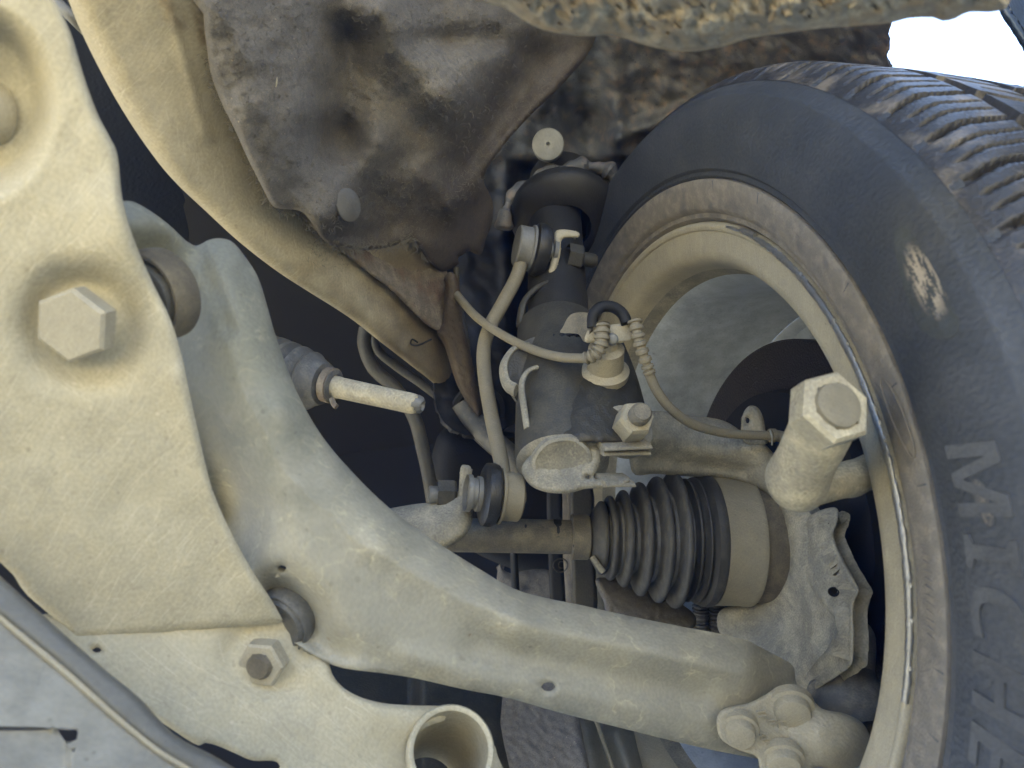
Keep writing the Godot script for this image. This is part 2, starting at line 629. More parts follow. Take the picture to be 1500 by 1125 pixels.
func surfaces() -> void:
	noise_a = noise_image(3, 0.008, 4)
	noise_b = noise_image(11, 0.03, 4)
	noise_c = noise_image(23, 0.16, 3)
	noise_d = noise_image(31, 0.011, 5)
	for im in [noise_a, noise_b, noise_c, noise_d]:
		im.convert(Image.FORMAT_L8)
	# dust baked on steel: warm beige with wipe marks
	var im := paint(func(a: float, b: float, c: float, d: float):
		var col := mixed(Color(0.675, 0.645, 0.55), Color(0.725, 0.69, 0.585), (a - 0.3) * 1.3 + (b - 0.5) * 0.5)
		col = mixed(col, Color(0.60, 0.58, 0.51), (d - 0.58) * 1.3)
		var g: float = 1.0 + (c - 0.5) * 0.16
		return Color(col.r * g, col.g * g, col.b * g))
	strokes(im, 520, 50.0, 0.62, 0.22, Color(0.86, 0.83, 0.73), 0.42)
	strokes(im, 300, 34.0, 0.55, 0.4, Color(0.50, 0.48, 0.41), 0.30)
	strokes(im, 160, 16.0, -0.7, 1.0, Color(0.86, 0.83, 0.74), 0.35)
	dots(im, 260, 3.0, Color(0.42, 0.39, 0.33), 0.35)
	dots(im, 160, 2.2, Color(0.86, 0.82, 0.72), 0.5)
	M.dust = material(im, 6.0, 0.82, noise_c, 0.10)
	# grey steel with pale drying rings
	im = paint(func(a: float, b: float, c: float, d: float):
		var col := mixed(Color(0.635, 0.625, 0.58), Color(0.70, 0.68, 0.61), (a - 0.40) * 1.6 + (b - 0.5) * 0.4)
		var line := 1.0 - absf(d - 0.5) * 26.0
		var gate := clampf((a - 0.42) * 6.0, 0.0, 1.0) * clampf((b - 0.38) * 5.0, 0.0, 1.0)
		col = mixed(col, Color(0.88, 0.84, 0.72), line * 0.6 * gate)
		if d > 0.5:
			col = mixed(col, Color(0.575, 0.565, 0.52), 0.3)
		var g: float = 1.0 + (c - 0.5) * 0.15
		return Color(col.r * g, col.g * g, col.b * g))
	strokes(im, 90, 26.0, 0.7, 0.6, Color(0.80, 0.77, 0.68), 0.35)
	dots(im, 200, 2.6, Color(0.33, 0.31, 0.27), 0.4)
	dots(im, 10, 2.6, Color(0.42, 0.27, 0.17), 0.5)
	M.arm = material(im, 5.0, 0.68, noise_c, 0.10)
	# sand-cast iron under dust
	im = paint(func(a: float, b: float, c: float, d: float):
		var col := mixed(Color(0.475, 0.465, 0.425), Color(0.61, 0.59, 0.52), (a - 0.35) * 1.8 + (b - 0.5) * 0.8)
		var line := 1.0 - absf(d - 0.47) * 46.0
		col = mixed(col, Color(0.70, 0.67, 0.58), line * 0.35)
		var g: float = 1.0 + (c - 0.5) * 0.28
		return Color(col.r * g, col.g * g, col.b * g))
	dots(im, 300, 2.4, Color(0.26, 0.25, 0.23), 0.4)
	M.cast = material(im, 7.0, 0.85, noise_c, 0.25)
	# needle felt
	im = paint(func(a: float, b: float, c: float, d: float):
		var col := mixed(Color(0.40, 0.39, 0.375), Color(0.58, 0.565, 0.54), 0.4 + (a - 0.5) * 0.35 + (c - 0.5) * 0.7 + (b - 0.5) * 0.3)
		return mixed(col, Color(0.47, 0.41, 0.34), (d - 0.6) * 0.9))
	strokes(im, 5200, 20.0, 0.0, 3.14, Color(0.68, 0.66, 0.62), 0.22, 0.09)
	strokes(im, 5200, 20.0, 0.0, 3.14, Color(0.2, 0.19, 0.185), 0.34, 0.09)
	strokes(im, 260, 12.0, 0.0, 3.14, Color(0.74, 0.69, 0.58), 0.5, 0.08)
	dots(im, 260, 2.0, Color(0.84, 0.78, 0.66), 0.8)
	var felt_bump: Image = im.duplicate()
	felt_bump.convert(Image.FORMAT_L8)
	M.felt = material(im, 13.0, 1.0, felt_bump, 0.8)
	M.felt_sand = tinted(M.felt, Color(1, 1, 1))
	im = paint(func(a: float, b: float, c: float, d: float):
		var col := mixed(Color(0.58, 0.54, 0.47), Color(0.80, 0.75, 0.64), (a - 0.35) * 1.6 + (c - 0.5) * 1.2 + (b - 0.5))
		return mixed(col, Color(0.72, 0.60, 0.43), (d - 0.55) * 2.2))
	dots(im, 500, 4.0, Color(0.74, 0.66, 0.5), 0.5)
	dots(im, 300, 3.0, Color(0.2, 0.17, 0.14), 0.5)
	M.felt_sand = material(im, 9.0, 1.0, felt_bump, 0.8)
	# stone-chipped underseal
	im = paint(func(a: float, b: float, c: float, d: float):
		var col := mixed(Color(0.27, 0.275, 0.28), Color(0.44, 0.44, 0.435), (a - 0.4) * 1.4 + (c - 0.5) * 0.9)
		return mixed(col, Color(0.45, 0.39, 0.33), (d - 0.52) * 2.2))
	dots(im, 420, 4.5, Color(0.12, 0.12, 0.125), 0.75)
	dots(im, 300, 2.0, Color(0.52, 0.51, 0.49), 0.6)
	var rough_bump: Image = im.duplicate()
	rough_bump.convert(Image.FORMAT_L8)
	M.seal = material(im, 10.0, 0.62, rough_bump, 0.5)
	# rubber, with a bloom of dust; a blue haze is mixed into its colour
	im = paint(func(a: float, b: float, c: float, d: float):
		var col := mixed(Color(0.215, 0.23, 0.25), Color(0.275, 0.285, 0.30), (a - 0.35) * 1.3 + (b - 0.5) * 0.4)
		var g: float = 1.0 + (c - 0.5) * 0.2
		return Color(col.r * g, col.g * g, col.b * g))
	strokes(im, 40, 40.0, 0.8, 1.5, Color(0.36, 0.34, 0.31), 0.2)
	M.rubber = material(im, 4.0, 0.62, noise_c, 0.2)
	im = paint(func(a: float, b: float, c: float, d: float):
		var col := mixed(Color(0.19, 0.19, 0.195), Color(0.44, 0.41, 0.365), (d - 0.47) * 2.2 + (b - 0.5) * 0.8 + (c - 0.5) * 0.4)
		return col)
	dots(im, 200, 3.0, Color(0.55, 0.46, 0.36), 0.5)
	M.tread = material(im, 5.0, 0.5, noise_c, 0.2)
	im = paint(func(a: float, b: float, c: float, d: float):
		var col := mixed(Color(0.44, 0.42, 0.385), Color(0.56, 0.53, 0.475), (b - 0.35) * 1.3 + (c - 0.5) * 0.5)
		return mixed(col, Color(0.35, 0.34, 0.33), (d - 0.60) * 2.4))
	strokes(im, 90, 20.0, 0.0, 3.14, Color(0.35, 0.34, 0.33), 0.3)
	M.bead = material(im, 6.0, 0.85, noise_c, 0.4)
	# dark dusty rubber of the boots
	im = paint(func(a: float, b: float, c: float, d: float):
		var col := mixed(Color(0.31, 0.31, 0.30), Color(0.46, 0.45, 0.42), (a - 0.35) * 1.2 + (b - 0.5) * 1.1 + (c - 0.5) * 0.7)
		return col)
	M.boot = material(im, 8.0, 0.6, noise_c, 0.25)
	# rusty brown sheet
	im = paint(func(a: float, b: float, c: float, d: float):
		var col := mixed(Color(0.42, 0.385, 0.33), Color(0.55, 0.51, 0.44), (a - 0.35) * 1.6 + (b - 0.5) * 1.2)
		col = mixed(col, Color(0.40, 0.32, 0.25), (d - 0.54) * 2.2)
		var g: float = 1.0 + (c - 0.5) * 0.25
		return Color(col.r * g, col.g * g, col.b * g))
	dots(im, 120, 3.0, Color(0.2, 0.14, 0.1), 0.5)
	M.rust = material(im, 6.0, 0.9, noise_c, 0.5)
	# plain paints
	im = paint(func(a: float, b: float, c: float, d: float):
		var g: float = 0.86 + (a - 0.5) * 0.16 + (b - 0.5) * 0.12 + (c - 0.5) * 0.1
		return Color(g, g, g * 0.985))
	strokes(im, 110, 34.0, 0.5, 0.8, Color(1, 1, 0.98), 0.5)
	strokes(im, 90, 30.0, 0.5, 2.0, Color(0.6, 0.6, 0.6), 0.3)
	dots(im, 160, 2.4, Color(0.5, 0.48, 0.45), 0.5)
	M.plain = material(im, 5.0, 0.6, noise_c, 0.15)
	M.tray = tinted(M.plain, Color(0.60, 0.59, 0.55), 0.6)
	M.tray_rim = tinted(M.plain, Color(0.46, 0.455, 0.43), 0.55)
	M.alloy = tinted(M.plain, Color(0.72, 0.76, 0.82), 0.42)
	M.steel = tinted(M.plain, Color(0.50, 0.50, 0.49), 0.5)
	M.black = tinted(M.plain, Color(0.10, 0.105, 0.115), 0.7)
	M.dark = tinted(M.plain, Color(0.15, 0.16, 0.175), 0.75)
	M.gloom = tinted(M.plain, Color(0.04, 0.052, 0.075), 0.9)  # navy near-black: the unlit dark of the bay is in the colour
	M.strut = tinted(M.cast, Color(0.50, 0.50, 0.495), 0.6)  # dark paint, deepened further for the light lost with depth
	M.clip = tinted(M.plain, Color(0.56, 0.56, 0.54), 0.6)
	M.hose = tinted(M.dust, Color(0.70, 0.695, 0.69), 0.7, 12.0)  # dusty tone darkened: light fading into the arch is put in the colour
	M.shaft = tinted(M.cast, Color(0.80, 0.79, 0.78), 0.7, 9.0)
	M.pale = tinted(M.cast, Color(1.28, 1.25, 1.18), 0.75, 6.0)
	M.lip = tinted(M.dust, Color(0.90, 0.90, 0.91), 0.6, 9.0)
	M.rotor = tinted(M.rust, Color(0.30, 0.28, 0.30), 0.5)
	M.bright = tinted(M.plain, Color(0.70, 0.70, 0.70), 0.42)
	M.bright.metallic = 0.8
	M.letter = tinted(M.plain, Color(0.355, 0.362, 0.375), 0.75)
	M.mud = tinted(M.bead, Color(1, 1, 1), 0.95, 14.0)
	im = paint(func(a: float, b: float, c: float, d: float):
		var g: float = 0.72 + (a - 0.5) * 0.2 + (b - 0.5) * 0.15 + (c - 0.5) * 0.2
		return Color(g, g * 0.965, g * 0.86))
	for k in ["dust", "arm", "felt", "seal", "boot"]:
		M[k + "_v"] = M[k].duplicate()
		M[k + "_v"].vertex_color_use_as_albedo = true
	M.felt_v.albedo_color = Color(1, 1, 1)
	M.boot_v.albedo_color = Color(1.0, 1.0, 1.0)
	M.housing = tinted(M.cast, Color(0.74, 0.71, 0.67), 0.8, 10.0)
	M.strut_v = M.strut.duplicate()
	M.strut_v.vertex_color_use_as_albedo = true
	M.boot_dark = tinted(M.boot, Color(0.5, 0.5, 0.5), 0.45)
	M.scuff = tinted(M.plain, Color(1, 1, 1), 0.75)
	M.scuff.vertex_color_use_as_albedo = true
	M.seat = tinted(M.cast, Color(0.27, 0.27, 0.265), 0.6)  # darkened to stand for the shade at the top of the strut
	M.tube_shaded = tinted(M.cast, Color(0.30, 0.30, 0.30), 0.65)  # darker copy for the upper tube, its shade held in the colour
	M.band = tinted(M.dust, Color(0.70, 0.70, 0.70), 0.7, 9.0)
	M.clip_dull = tinted(M.plain, Color(0.42, 0.41, 0.39), 0.7)
	M.rust_dark = tinted(M.rust, Color(0.66, 0.64, 0.62), 0.9)
	M.ground = material(im, 0.8, 0.95, noise_c, 0.5)

# ---------------------------------------------------------------- the wheel
var hub := Vector3.ZERO      # centre of the inner rim flange
var axle := Vector3.RIGHT    # outboard
var wheel_u := Vector3.UP    # two directions across the axle
var wheel_w := Vector3.UP

func on_wheel(x: float, y: float, off: float) -> Vector3:
	var o := view.origin
	var r := (at(x, y, 1.0) - o).normalized()
	var t := (hub + axle * off - o).dot(axle) / r.dot(axle)
	return o + r * t

func depth_of(p: Vector3) -> float:
	return -(view.affine_inverse() * p).z

func side_offset(r: float) -> float:   # the side wall's place along the axle at radius r
	var pr := [[0.222, 0.002], [0.2414, -0.0095], [0.2445, -0.0085], [0.2464, -0.0088], [0.248, -0.0112], [0.252, -0.0120], [0.258, -0.0133], [0.266, -0.0138], [0.274, -0.0134], [0.282, -0.0120], [0.2895, -0.0095], [0.2915, -0.0084], [0.292, -0.0070], [0.2955, -0.0045], [0.306, 0.008]]
	for k in pr.size() - 1:
		if r < pr[k + 1][0]:
			return lerpf(pr[k][1], pr[k + 1][1], clampf((r - pr[k][0]) / (pr[k + 1][0] - pr[k][0]), 0.0, 1.0))
	return 0.008

func tread_drop(o: float, ang: float) -> float:
	# grooves of the tread, as depth below the crown
	var blocks := 66.0
	var drop := 0.0
	var a := ang * blocks / TAU + fine.get_noise_2d(o * 300.0, ang * 40.0) * 0.015
	if o < 0.052:
		var s := a + (o - 0.02) * 9.0
		var f := s - floorf(s)
		if f < 0.13:
			drop = 0.0075
		else:
			for c in [0.42, 0.71]:
				if absf(f - c) < 0.028 and o > 0.004 and o < 0.047:
					drop = 0.0045
		if o < 0.012:
			drop *= clampf((o + 0.002) / 0.014, 0.0, 1.0) * 0.8
	elif o < 0.061:
		drop = 0.0085
	elif o < 0.092:
		var s2 := a * 1.0 - (o - 0.06) * 16.0 + 0.4
		var f2 := s2 - floorf(s2)
		if f2 < 0.17:
			drop = 0.0075
		elif absf(f2 - 0.6) < 0.04 and o > 0.07:
			drop = 0.005
	elif o < 0.101:
		drop = 0.0085
	elif o < 0.13:
		var s3 := a + (o - 0.1) * 16.0
		if s3 - floorf(s3) < 0.17:
			drop = 0.0075
	elif o < 0.139:
		drop = 0.0085
	else:
		var s4 := a - (o - 0.14) * 9.0
		if s4 - floorf(s4) < 0.17:
			drop = 0.0075
	return drop

func build_wheel() -> void:
	var ty := thing("wheel", "car wheel seen from inside, black tyre with raised lettering round a dusty rim", "wheel", hub)
	# side wall
	var prof := []
	for pr in [[0.216, 0.010], [0.218, 0.004], [0.222, 0.000], [0.2265, -0.0045]]:
		prof.append([pr[1], pr[0]])
	var bead := lathe("bead_ring", hub, axle, [[0.010, 0.212], [0.003, 0.2165], [-0.001, 0.2185], [-0.0015, 0.2215], [-0.0048, 0.2230], [-0.0060, 0.2255], [-0.0085, 0.2340], [-0.0098, 0.2405], [-0.0092, 0.2418], [-0.0072, 0.2424]], M.bead, ty, 260)
	var wall := lathe("side_wall", hub, axle, [[-0.0068, 0.2420], [-0.0092, 0.2440], [-0.0088, 0.2464], [-0.0112, 0.2480], [-0.0120, 0.2520], [-0.0133, 0.2580], [-0.0138, 0.2660], [-0.0134, 0.2740], [-0.0120, 0.2820], [-0.0095, 0.2895], [-0.0084, 0.2915], [-0.0070, 0.2920], [-0.0045, 0.2955], [-0.0010, 0.2992], [0.0010, 0.3008], [0.0030, 0.3020]], M.rubber, ty, 260)
	lathe("outer_side_wall", hub, axle, [[0.178, 0.303], [0.192, 0.29], [0.198, 0.265], [0.19, 0.235], [0.182, 0.215]], M.rubber, ty, 96)
	# tread, block by block
	var b := Bag.new()
	var na := 2400
	var os := []
	var o := -0.002
	while o < 0.182:
		os.append(o)
		o += 0.0018 if o < 0.066 else (0.0026 if o < 0.108 else 0.0045)
	var no := os.size()
	var rad := func(q: float) -> float:
		if q < 0.024:
			var t := (0.024 - q) / 0.026
			return 0.311 - 0.0125 * t * t
		if q > 0.155:
			var t2 := (q - 0.155) / 0.027
			return 0.313 - 0.011 * t2 * t2
		return 0.311 + 0.002 * sin((q - 0.024) / 0.131 * PI)
	for k in na:
		var an := TAU * k / na
		var dirr := wheel_u * cos(an) + wheel_w * sin(an)
		for j in no:
			var q: float = os[j]
			var r: float = rad.call(q) - tread_drop(q, an) + fine.get_noise_2d(q * 900.0, an * 260.0) * 0.0002
			b.v.append(hub + axle * q + dirr * r)
	b.n.resize(b.v.size())
	for k in na:
		for j in no - 1:
			var i0 := k * no + j
			var i1 := ((k + 1) % na) * no + j
			var m := (b.v[i1] - b.v[i0]).cross(b.v[i0 + 1] - b.v[i0])
			for q in [i0, i0 + 1, i1, i1 + 1]:
				b.n[q] += m
			b.i.append_array([i0, i1 + 1, i1, i0, i0 + 1, i1 + 1])
	for k in b.n.size():
		b.n[k] = b.n[k].normalized()
		if b.n[k].dot(b.v[k] - hub - axle * axle.dot(b.v[k] - hub)) < 0.0:
			b.n[k] = -b.n[k]
	commit("tread", b.v, b.n, b.i, M.tread, ty)
	# the raised name on the side wall
	var font := SystemFont.new()
	font.font_names = PackedStringArray(["Droid Sans"])
	font.font_weight = 700
	var spots := [["M", 1428, 703], ["I", 1446, 812], ["C", 1452, 902], ["H", 1452, 1008], ["E", 1444, 1102]]
	var angles := []
	for s in spots:
		var p := on_wheel(s[1], s[2], -0.0138) - hub
		angles.append(atan2(p.dot(wheel_w), p.dot(wheel_u)))
	var stepa: float = angles[4] - angles[3]
	var turn_sign := signf(stepa)
	spots.append_array([["L", 0, 0], ["I", 0, 0], ["N", 0, 0]])
	angles.append_array([angles[4] + stepa * 0.92, angles[4] + stepa * 1.6, angles[4] + stepa * 2.4])
	for k in spots.size():
		var tm := TextMesh.new()
		tm.text = spots[k][0]
		tm.font = font
		tm.font_size = 64
		tm.pixel_size = 0.00050
		tm.depth = 0.0016
		var arr := tm.get_mesh_arrays()
		var tv: PackedVector3Array = arr[Mesh.ARRAY_VERTEX]
		var tn: PackedVector3Array = arr[Mesh.ARRAY_NORMAL]
		var ti: PackedInt32Array = arr[Mesh.ARRAY_INDEX]
		var mid := tm.get_aabb().get_center()
		var an: float = angles[k]
		for q in tv.size():
			var lx := (tv[q].x - mid.x) * 1.16
			var ly := (tv[q].y - mid.y) * 0.92
			lx += ly * 0.10
			var rr := 0.2690 + ly
			var aa := an + lx * turn_sign / rr
			var rd := wheel_u * cos(aa) + wheel_w * sin(aa)
			var sd := (-wheel_u * sin(aa) + wheel_w * cos(aa)) * turn_sign
			tv[q] = hub + rd * rr + axle * (side_offset(rr) - 0.0004 - tv[q].z * 0.6)
			tn[q] = (sd * tn[q].x + rd * tn[q].y - axle * tn[q].z).normalized()
		commit("raised_letter", tv, tn, ti, M.letter, wall)
	# moulding lines across the bead ring, and the oval mark
	for s in [[1045, 285], [1110, 300], [1240, 425], [1320, 560], [1347, 712], [1357, 972], [1362, 1073]]:
		var p := on_wheel(s[0], s[1], -0.008) - hub
		var r := (p - axle * p.dot(axle)).normalized()
		tube("vent_line", [hub + r * 0.2345 - axle * 0.0082, hub + r * 0.2408 - axle * 0.0096], 0.00045, M.rubber, bead, 6, 1)
	var ov := []
	for k in 25:
		var t := TAU * k / 24
		var p := on_wheel(1318 + 12.0 * cos(t) - 26.0 * sin(t), 612 - 5.0 * cos(t) - 58.0 * sin(t), -0.0078) - hub
		var rr := p - axle * p.dot(axle)
		ov.append(hub + rr - axle * (0.0061 + (rr.length() - 0.2255) * 0.30))
	tube("oval_mark", ov, 0.00045, M.bead, bead, 6, 1)
	for k in 12:   # small raised size marks on the ring
		var p := on_wheel(1352 + k * 0.9, 800 + k * 12, -0.008) - hub
		var r := (p - axle * p.dot(axle)).normalized()
		var sd := axle.cross(r)
		var c := hub + r * 0.2338 - axle * 0.0087
		var l := 0.0011 + 0.0006 * float((k * 7) % 3)
		tube("size_mark", [c + r * 0.0022 + sd * l * 0.4, c - r * 0.0022 - sd * l * 0.4], 0.0005, M.bead, bead, 5, 1)
	# scuffed mud on the side wall
	var mud_fn := func(x: float, y: float, sd: float) -> float:
		var p := on_wheel(x, y, -0.0135) - hub
		var rr := (p - axle * p.dot(axle)).length()
		return depth_of(on_wheel(x, y, side_offset(rr) - 0.0003))
	var scuff := func(x: float, y: float, sd: float) -> Color:
		# streaks of dried mud running along the wall
		var u := (x - 1356.0) * 0.86 - (y - 412.0) * 0.36      # across
		var w := (x - 1356.0) * 0.36 + (y - 412.0) * 0.90      # along
		var body := clampf(1.35 - Vector2(u / 24.0, w / 62.0).length() * 1.35, 0.0, 1.0)
		var streak := fine.get_noise_2d(u * 2.6, w * 0.35) * 1.7 + fine.get_noise_2d(u * 8.0 + 50.0, w * 2.0) * 0.4
		var rim_t := 1.0 - absf(Vector2(u / 20.0, w / 56.0).length() - 0.8) * 3.0
		var t := clampf(body * 1.5 * clampf(streak * 1.8 + 0.32 + 0.6 * clampf(rim_t, 0.0, 1.0), 0.0, 1.0), 0.0, 1.0) * clampf(sd / 8.0, 0.0, 1.0)
		return Color(0.066, 0.071, 0.078).lerp(Color(0.52, 0.45, 0.36), t * 0.95)
	var thin := func(x: float, y: float, sd: float) -> Color:
		var t := clampf(fine.get_noise_2d(x * 5.0, y * 2.0) * 1.6 + 0.35, 0.0, 1.0) * clampf(sd / 7.0, 0.0, 1.0)
		return Color(0.066, 0.071, 0.078).lerp(Color(0.36, 0.30, 0.24), t * 0.7)
	tint = scuff
	shell("dried_mud", [Vector2(1310, 340), Vector2(1340, 330), Vector2(1372, 352), Vector2(1396, 400), Vector2(1410, 450), Vector2(1400, 490), Vector2(1370, 496), Vector2(1340, 470), Vector2(1318, 400)], mud_fn, 0.0003, M.scuff, wall, 2.5)
	tint = thin
	shell("dried_mud", [Vector2(1470, 600), Vector2(1480, 606), Vector2(1490, 650), Vector2(1500, 700), Vector2(1502, 740), Vector2(1489, 724), Vector2(1478, 668)], mud_fn, 0.0003, M.scuff, wall, 2.0)
	shell("dried_mud", [Vector2(1422, 706), Vector2(1438, 704), Vector2(1450, 730), Vector2(1458, 766), Vector2(1442, 770), Vector2(1430, 742)], mud_fn, 0.0003, M.scuff, wall, 2.0)
	tint = null
	# rim
	var rim := ty
	lathe("flange", hub, axle, [[0.012, 0.2165], [0.004, 0.2168], [0.0005, 0.2160], [-0.0010, 0.2146], [-0.0012, 0.2128], [0.0002, 0.2108]], M.lip, rim, 260, false, 0.0, 0.0006)
	lathe("lip", hub, axle, [[0.0002, 0.2108], [0.0014, 0.2102], [0.0028, 0.2040], [0.0038, 0.1980], [0.0052, 0.1935], [0.0085, 0.1905], [0.0135, 0.1885], [0.022, 0.1865]], M.lip, rim, 220)
	lathe("dusty_shoulder", hub, axle, [[0.022, 0.1865], [0.034, 0.1835]], M.cast, rim, 160)
	lathe("barrel", hub, axle, [[0.034, 0.1835], [0.045, 0.178], [0.07, 0.176], [0.12, 0.176], [0.142, 0.172]], M.alloy, rim, 160)
	lathe("wheel_face", hub, axle, [[0.142, 0.172], [0.150, 0.165], [0.152, 0.12], [0.14, 0.06], [0.14, 0.0]], M.alloy, rim, 96)
	lathe("outer_barrel", hub, axle, [[0.022, 0.2], [0.05, 0.186], [0.15, 0.19], [0.18, 0.214]], M.dark, rim, 96)
	# bare metal where a kerb or a tyre lever scraped the flange
	var scr := []
	for k in 90:
		var p := on_wheel(lerpf(1075, 1330, 0.5), 333, 0.0) - hub
		var f := k / 89.0
		var q0 := on_wheel(1066, 331, 0.0) - hub
		var q1 := on_wheel(1330, 1030, 0.0) - hub
		var a0 := atan2(q0.dot(wheel_w), q0.dot(wheel_u))
		var a1 := atan2(q1.dot(wheel_w), q1.dot(wheel_u))
		var an := lerp_angle(a0, a1, f)
		var rr := wheel_u * cos(an) + wheel_w * sin(an)
		scr.append(hub + rr * (0.2140 + fine.get_noise_1d(k * 9.0) * 0.0002) - axle * 0.0009)
	tube("scraped_edge", scr, func(t: float) -> float: return maxf(0.0005, 0.0012 + fine.get_noise_1d(t * 3000.0) * 0.0005 - 0.0008 * smoothstep(0.2, 0.0, t)), M.bright, rim, 8, 2, 1.7, axle.cross(Vector3.UP))
	# a wheel weight
	tube("balance_weight", [on_wheel(1086, 337, -0.0015), on_wheel(1096, 340, -0.0015), on_wheel(1106, 345, -0.0015)], 0.0016, M.bright, rim, 8, 3)
	# brake
	var br := thing("brake_disc", "dark brake disc in the depth of the wheel behind the knuckle", "brake disc", hub + axle * 0.09)
	lathe("disc_face", hub, axle, [[0.112, 0.138], [0.104, 0.140], [0.092, 0.140], [0.0905, 0.1385], [0.0905, 0.102], [0.094, 0.1], [0.1, 0.08]], M.rotor, br, 160)
	lathe("splash_shield", hub, axle, [[0.094, 0.104], [0.080, 0.101], [0.079, 0.085], [0.082, 0.05], [0.082, 0.0]], M.gloom, br, 96)

# ---------------------------------------------------------------- suspension
func build_strut() -> void:
	var p0 := at(824, 686, 0.468)
	var dir := (view.basis * Vector3(0.02, 0.74, -0.67)).normalized()
	var st := thing("strut", "dark suspension strut standing in the steering knuckle clamp", "strut", p0)
	lathe("damper_tube", p0, dir, [[0.004, 0.0], [0.004, 0.018], [0.002, 0.024], [0.004, 0.0285], [0.010, 0.030], [0.122, 0.030], [0.126, 0.0265], [0.128, 0.0225]], M.strut, st, 40)
	lathe("upper_tube", p0, dir, [[0.1275, 0.0], [0.1275, 0.0228], [0.136, 0.0226], [0.27, 0.0225]], M.tube_shaded, st, 40)
	lathe("tube_cap", p0, dir, [[0.0, 0.0], [-0.0008, 0.011], [-0.0015, 0.0145], [0.0005, 0.0165], [-0.001, 0.019], [0.000, 0.0245], [0.004, 0.029]], M.cast, st, 40)
	# spring seat
	var top := p0 + dir * 0.258 + view.basis * Vector3(0.008, 0.0, 0.0)
	lathe("spring_seat", top, dir, [[-0.010, 0.0225], [-0.009, 0.030], [-0.003, 0.041], [0.001, 0.0450], [0.004, 0.0462], [0.010, 0.0462], [0.0105, 0.042], [0.012, 0.03], [0.06, 0.03]], M.seat, st, 48)
	# clamp of the knuckle round the tube
	var sh := sheet_through([[838, 590, 0.468], [768, 590, 0.492], [938, 590, 0.484], [838, 505, 0.512], [765, 520, 0.53], [912, 505, 0.526], [835, 655, 0.441], [775, 655, 0.458], [940, 650, 0.458]], 2)
	var cl := thing("strut_clamp", "dark sheet steel clamp round the strut with pinch bolt and flat ears", "clamp", at(838, 590, 0.47))
	tint = func(x: float, y: float, sd: float) -> Color:
		var c := Color(0.62, 0.64, 0.66).lerp(Color(1.0, 0.96, 0.88), clampf((y - 560.0) / 110.0 + fine.get_noise_2d(x * 0.5, y * 0.5) * 0.9, 0.0, 1.0))
		var seam := ridge(x, y, 797, 540, 800, 650, 9) + 0.8 * ridge(x, y, 762, 560, 782, 660, 7) + 0.7 * clampf(1.0 - sd / 9.0, 0.0, 1.0)
		return c.lerp(Color(0.50, 0.38, 0.30), clampf(seam * (0.55 + fine.get_noise_2d(x * 1.5, y * 1.5) * 1.3), 0.0, 0.9))
	shell("clamp_sheet", [Vector2(762, 552), Vector2(768, 604), Vector2(776, 648), Vector2(784, 668), Vector2(812, 656), Vector2(850, 648), Vector2(900, 648), Vector2(946, 650), Vector2(948, 612), Vector2(936, 560), Vector2(918, 512), Vector2(905, 492), Vector2(868, 488), Vector2(815, 490), Vector2(775, 508), Vector2(760, 528)],
		func(x: float, y: float, sd: float) -> float:
			return sheet(sh, x, y) + 0.004 * roll(sd, 14.0) - 0.004 * hump(x, y, 875, 560, 40, 60) + 0.0035 * ridge(x, y, 797, 545, 800, 640, 9) - 0.0015 * ridge(x, y, 812, 530, 816, 640, 10) - 0.003 * hump(x, y, 870, 600, 40, 26) + fine.get_noise_2d(x * 1.0, y * 1.0) * 0.0013, 0.003, M.strut_v, cl, 3.5)
	tint = null
	tube("weld_bead", [at(764, 520, 0.523), at(782, 503, 0.515), at(806, 495, 0.508), at(834, 490, 0.506), at(862, 489, 0.511)], func(t: float) -> float: return 0.0017 + 0.0009 * sin(t * 70.0) + 0.0006 * sin(t * 171.0), M.black, cl, 9, 14)
	# rolled left lip
	tube("clamp_lip", [at(775, 505, 0.512), at(752, 512, 0.510), at(738, 535, 0.503), at(742, 562, 0.496), at(756, 572, 0.49)], 0.0022, M.cast, cl, 8, 6, 2.2, view.basis * Vector3(0, 0, 1))
	shell("clamp_side", [Vector2(740, 530), Vector2(752, 510), Vector2(790, 496), Vector2(800, 560), Vector2(790, 620), Vector2(782, 668), Vector2(772, 650), Vector2(764, 600), Vector2(748, 572)],
		func(x: float, y: float, sd: float) -> float:
			return 0.505 - (y - 520) * 0.00024 + 0.006 * hump(x, y, 765, 590, 16, 60), 0.002, M.strut, cl, 4.0)
	tube("clamp_lip", [at(787, 538, 0.487), at(772, 545, 0.484), at(764, 565, 0.478), at(768, 600, 0.471), at(772, 628, 0.465)], 0.0016, M.cast, cl, 8, 6, 1.8, view.basis * Vector3(0, 0, 1))
	# bottom sheet that laps under the tube, with its two ears
	var sb := sheet_through([[765, 690, 0.452], [830, 660, 0.449], [885, 690, 0.446], [820, 720, 0.437], [940, 655, 0.452]], 1)
	shell("clamp_bottom", [Vector2(764, 690), Vector2(772, 672), Vector2(795, 656), Vector2(828, 648), Vector2(862, 649), Vector2(884, 654), Vector2(882, 668), Vector2(876, 686), Vector2(870, 700), Vector2(890, 703), Vector2(920, 700), Vector2(920, 708), Vector2(905, 713), Vector2(860, 716), Vector2(835, 722), Vector2(805, 722), Vector2(778, 712)],
		func(x: float, y: float, sd: float) -> float:
			return sheet(sb, x, y) + 0.0045 * roll(sd, 14.0) + 0.0035 * hump(x, y, 828, 680, 38, 22) - 0.0015 * ridge(x, y, 790, 670, 870, 660, 9) + fine.get_noise_2d(x * 5.0, y * 5.0) * 0.0012, 0.003, M.cast, cl, 3.0, [[862, 699, 5, 2.5]])
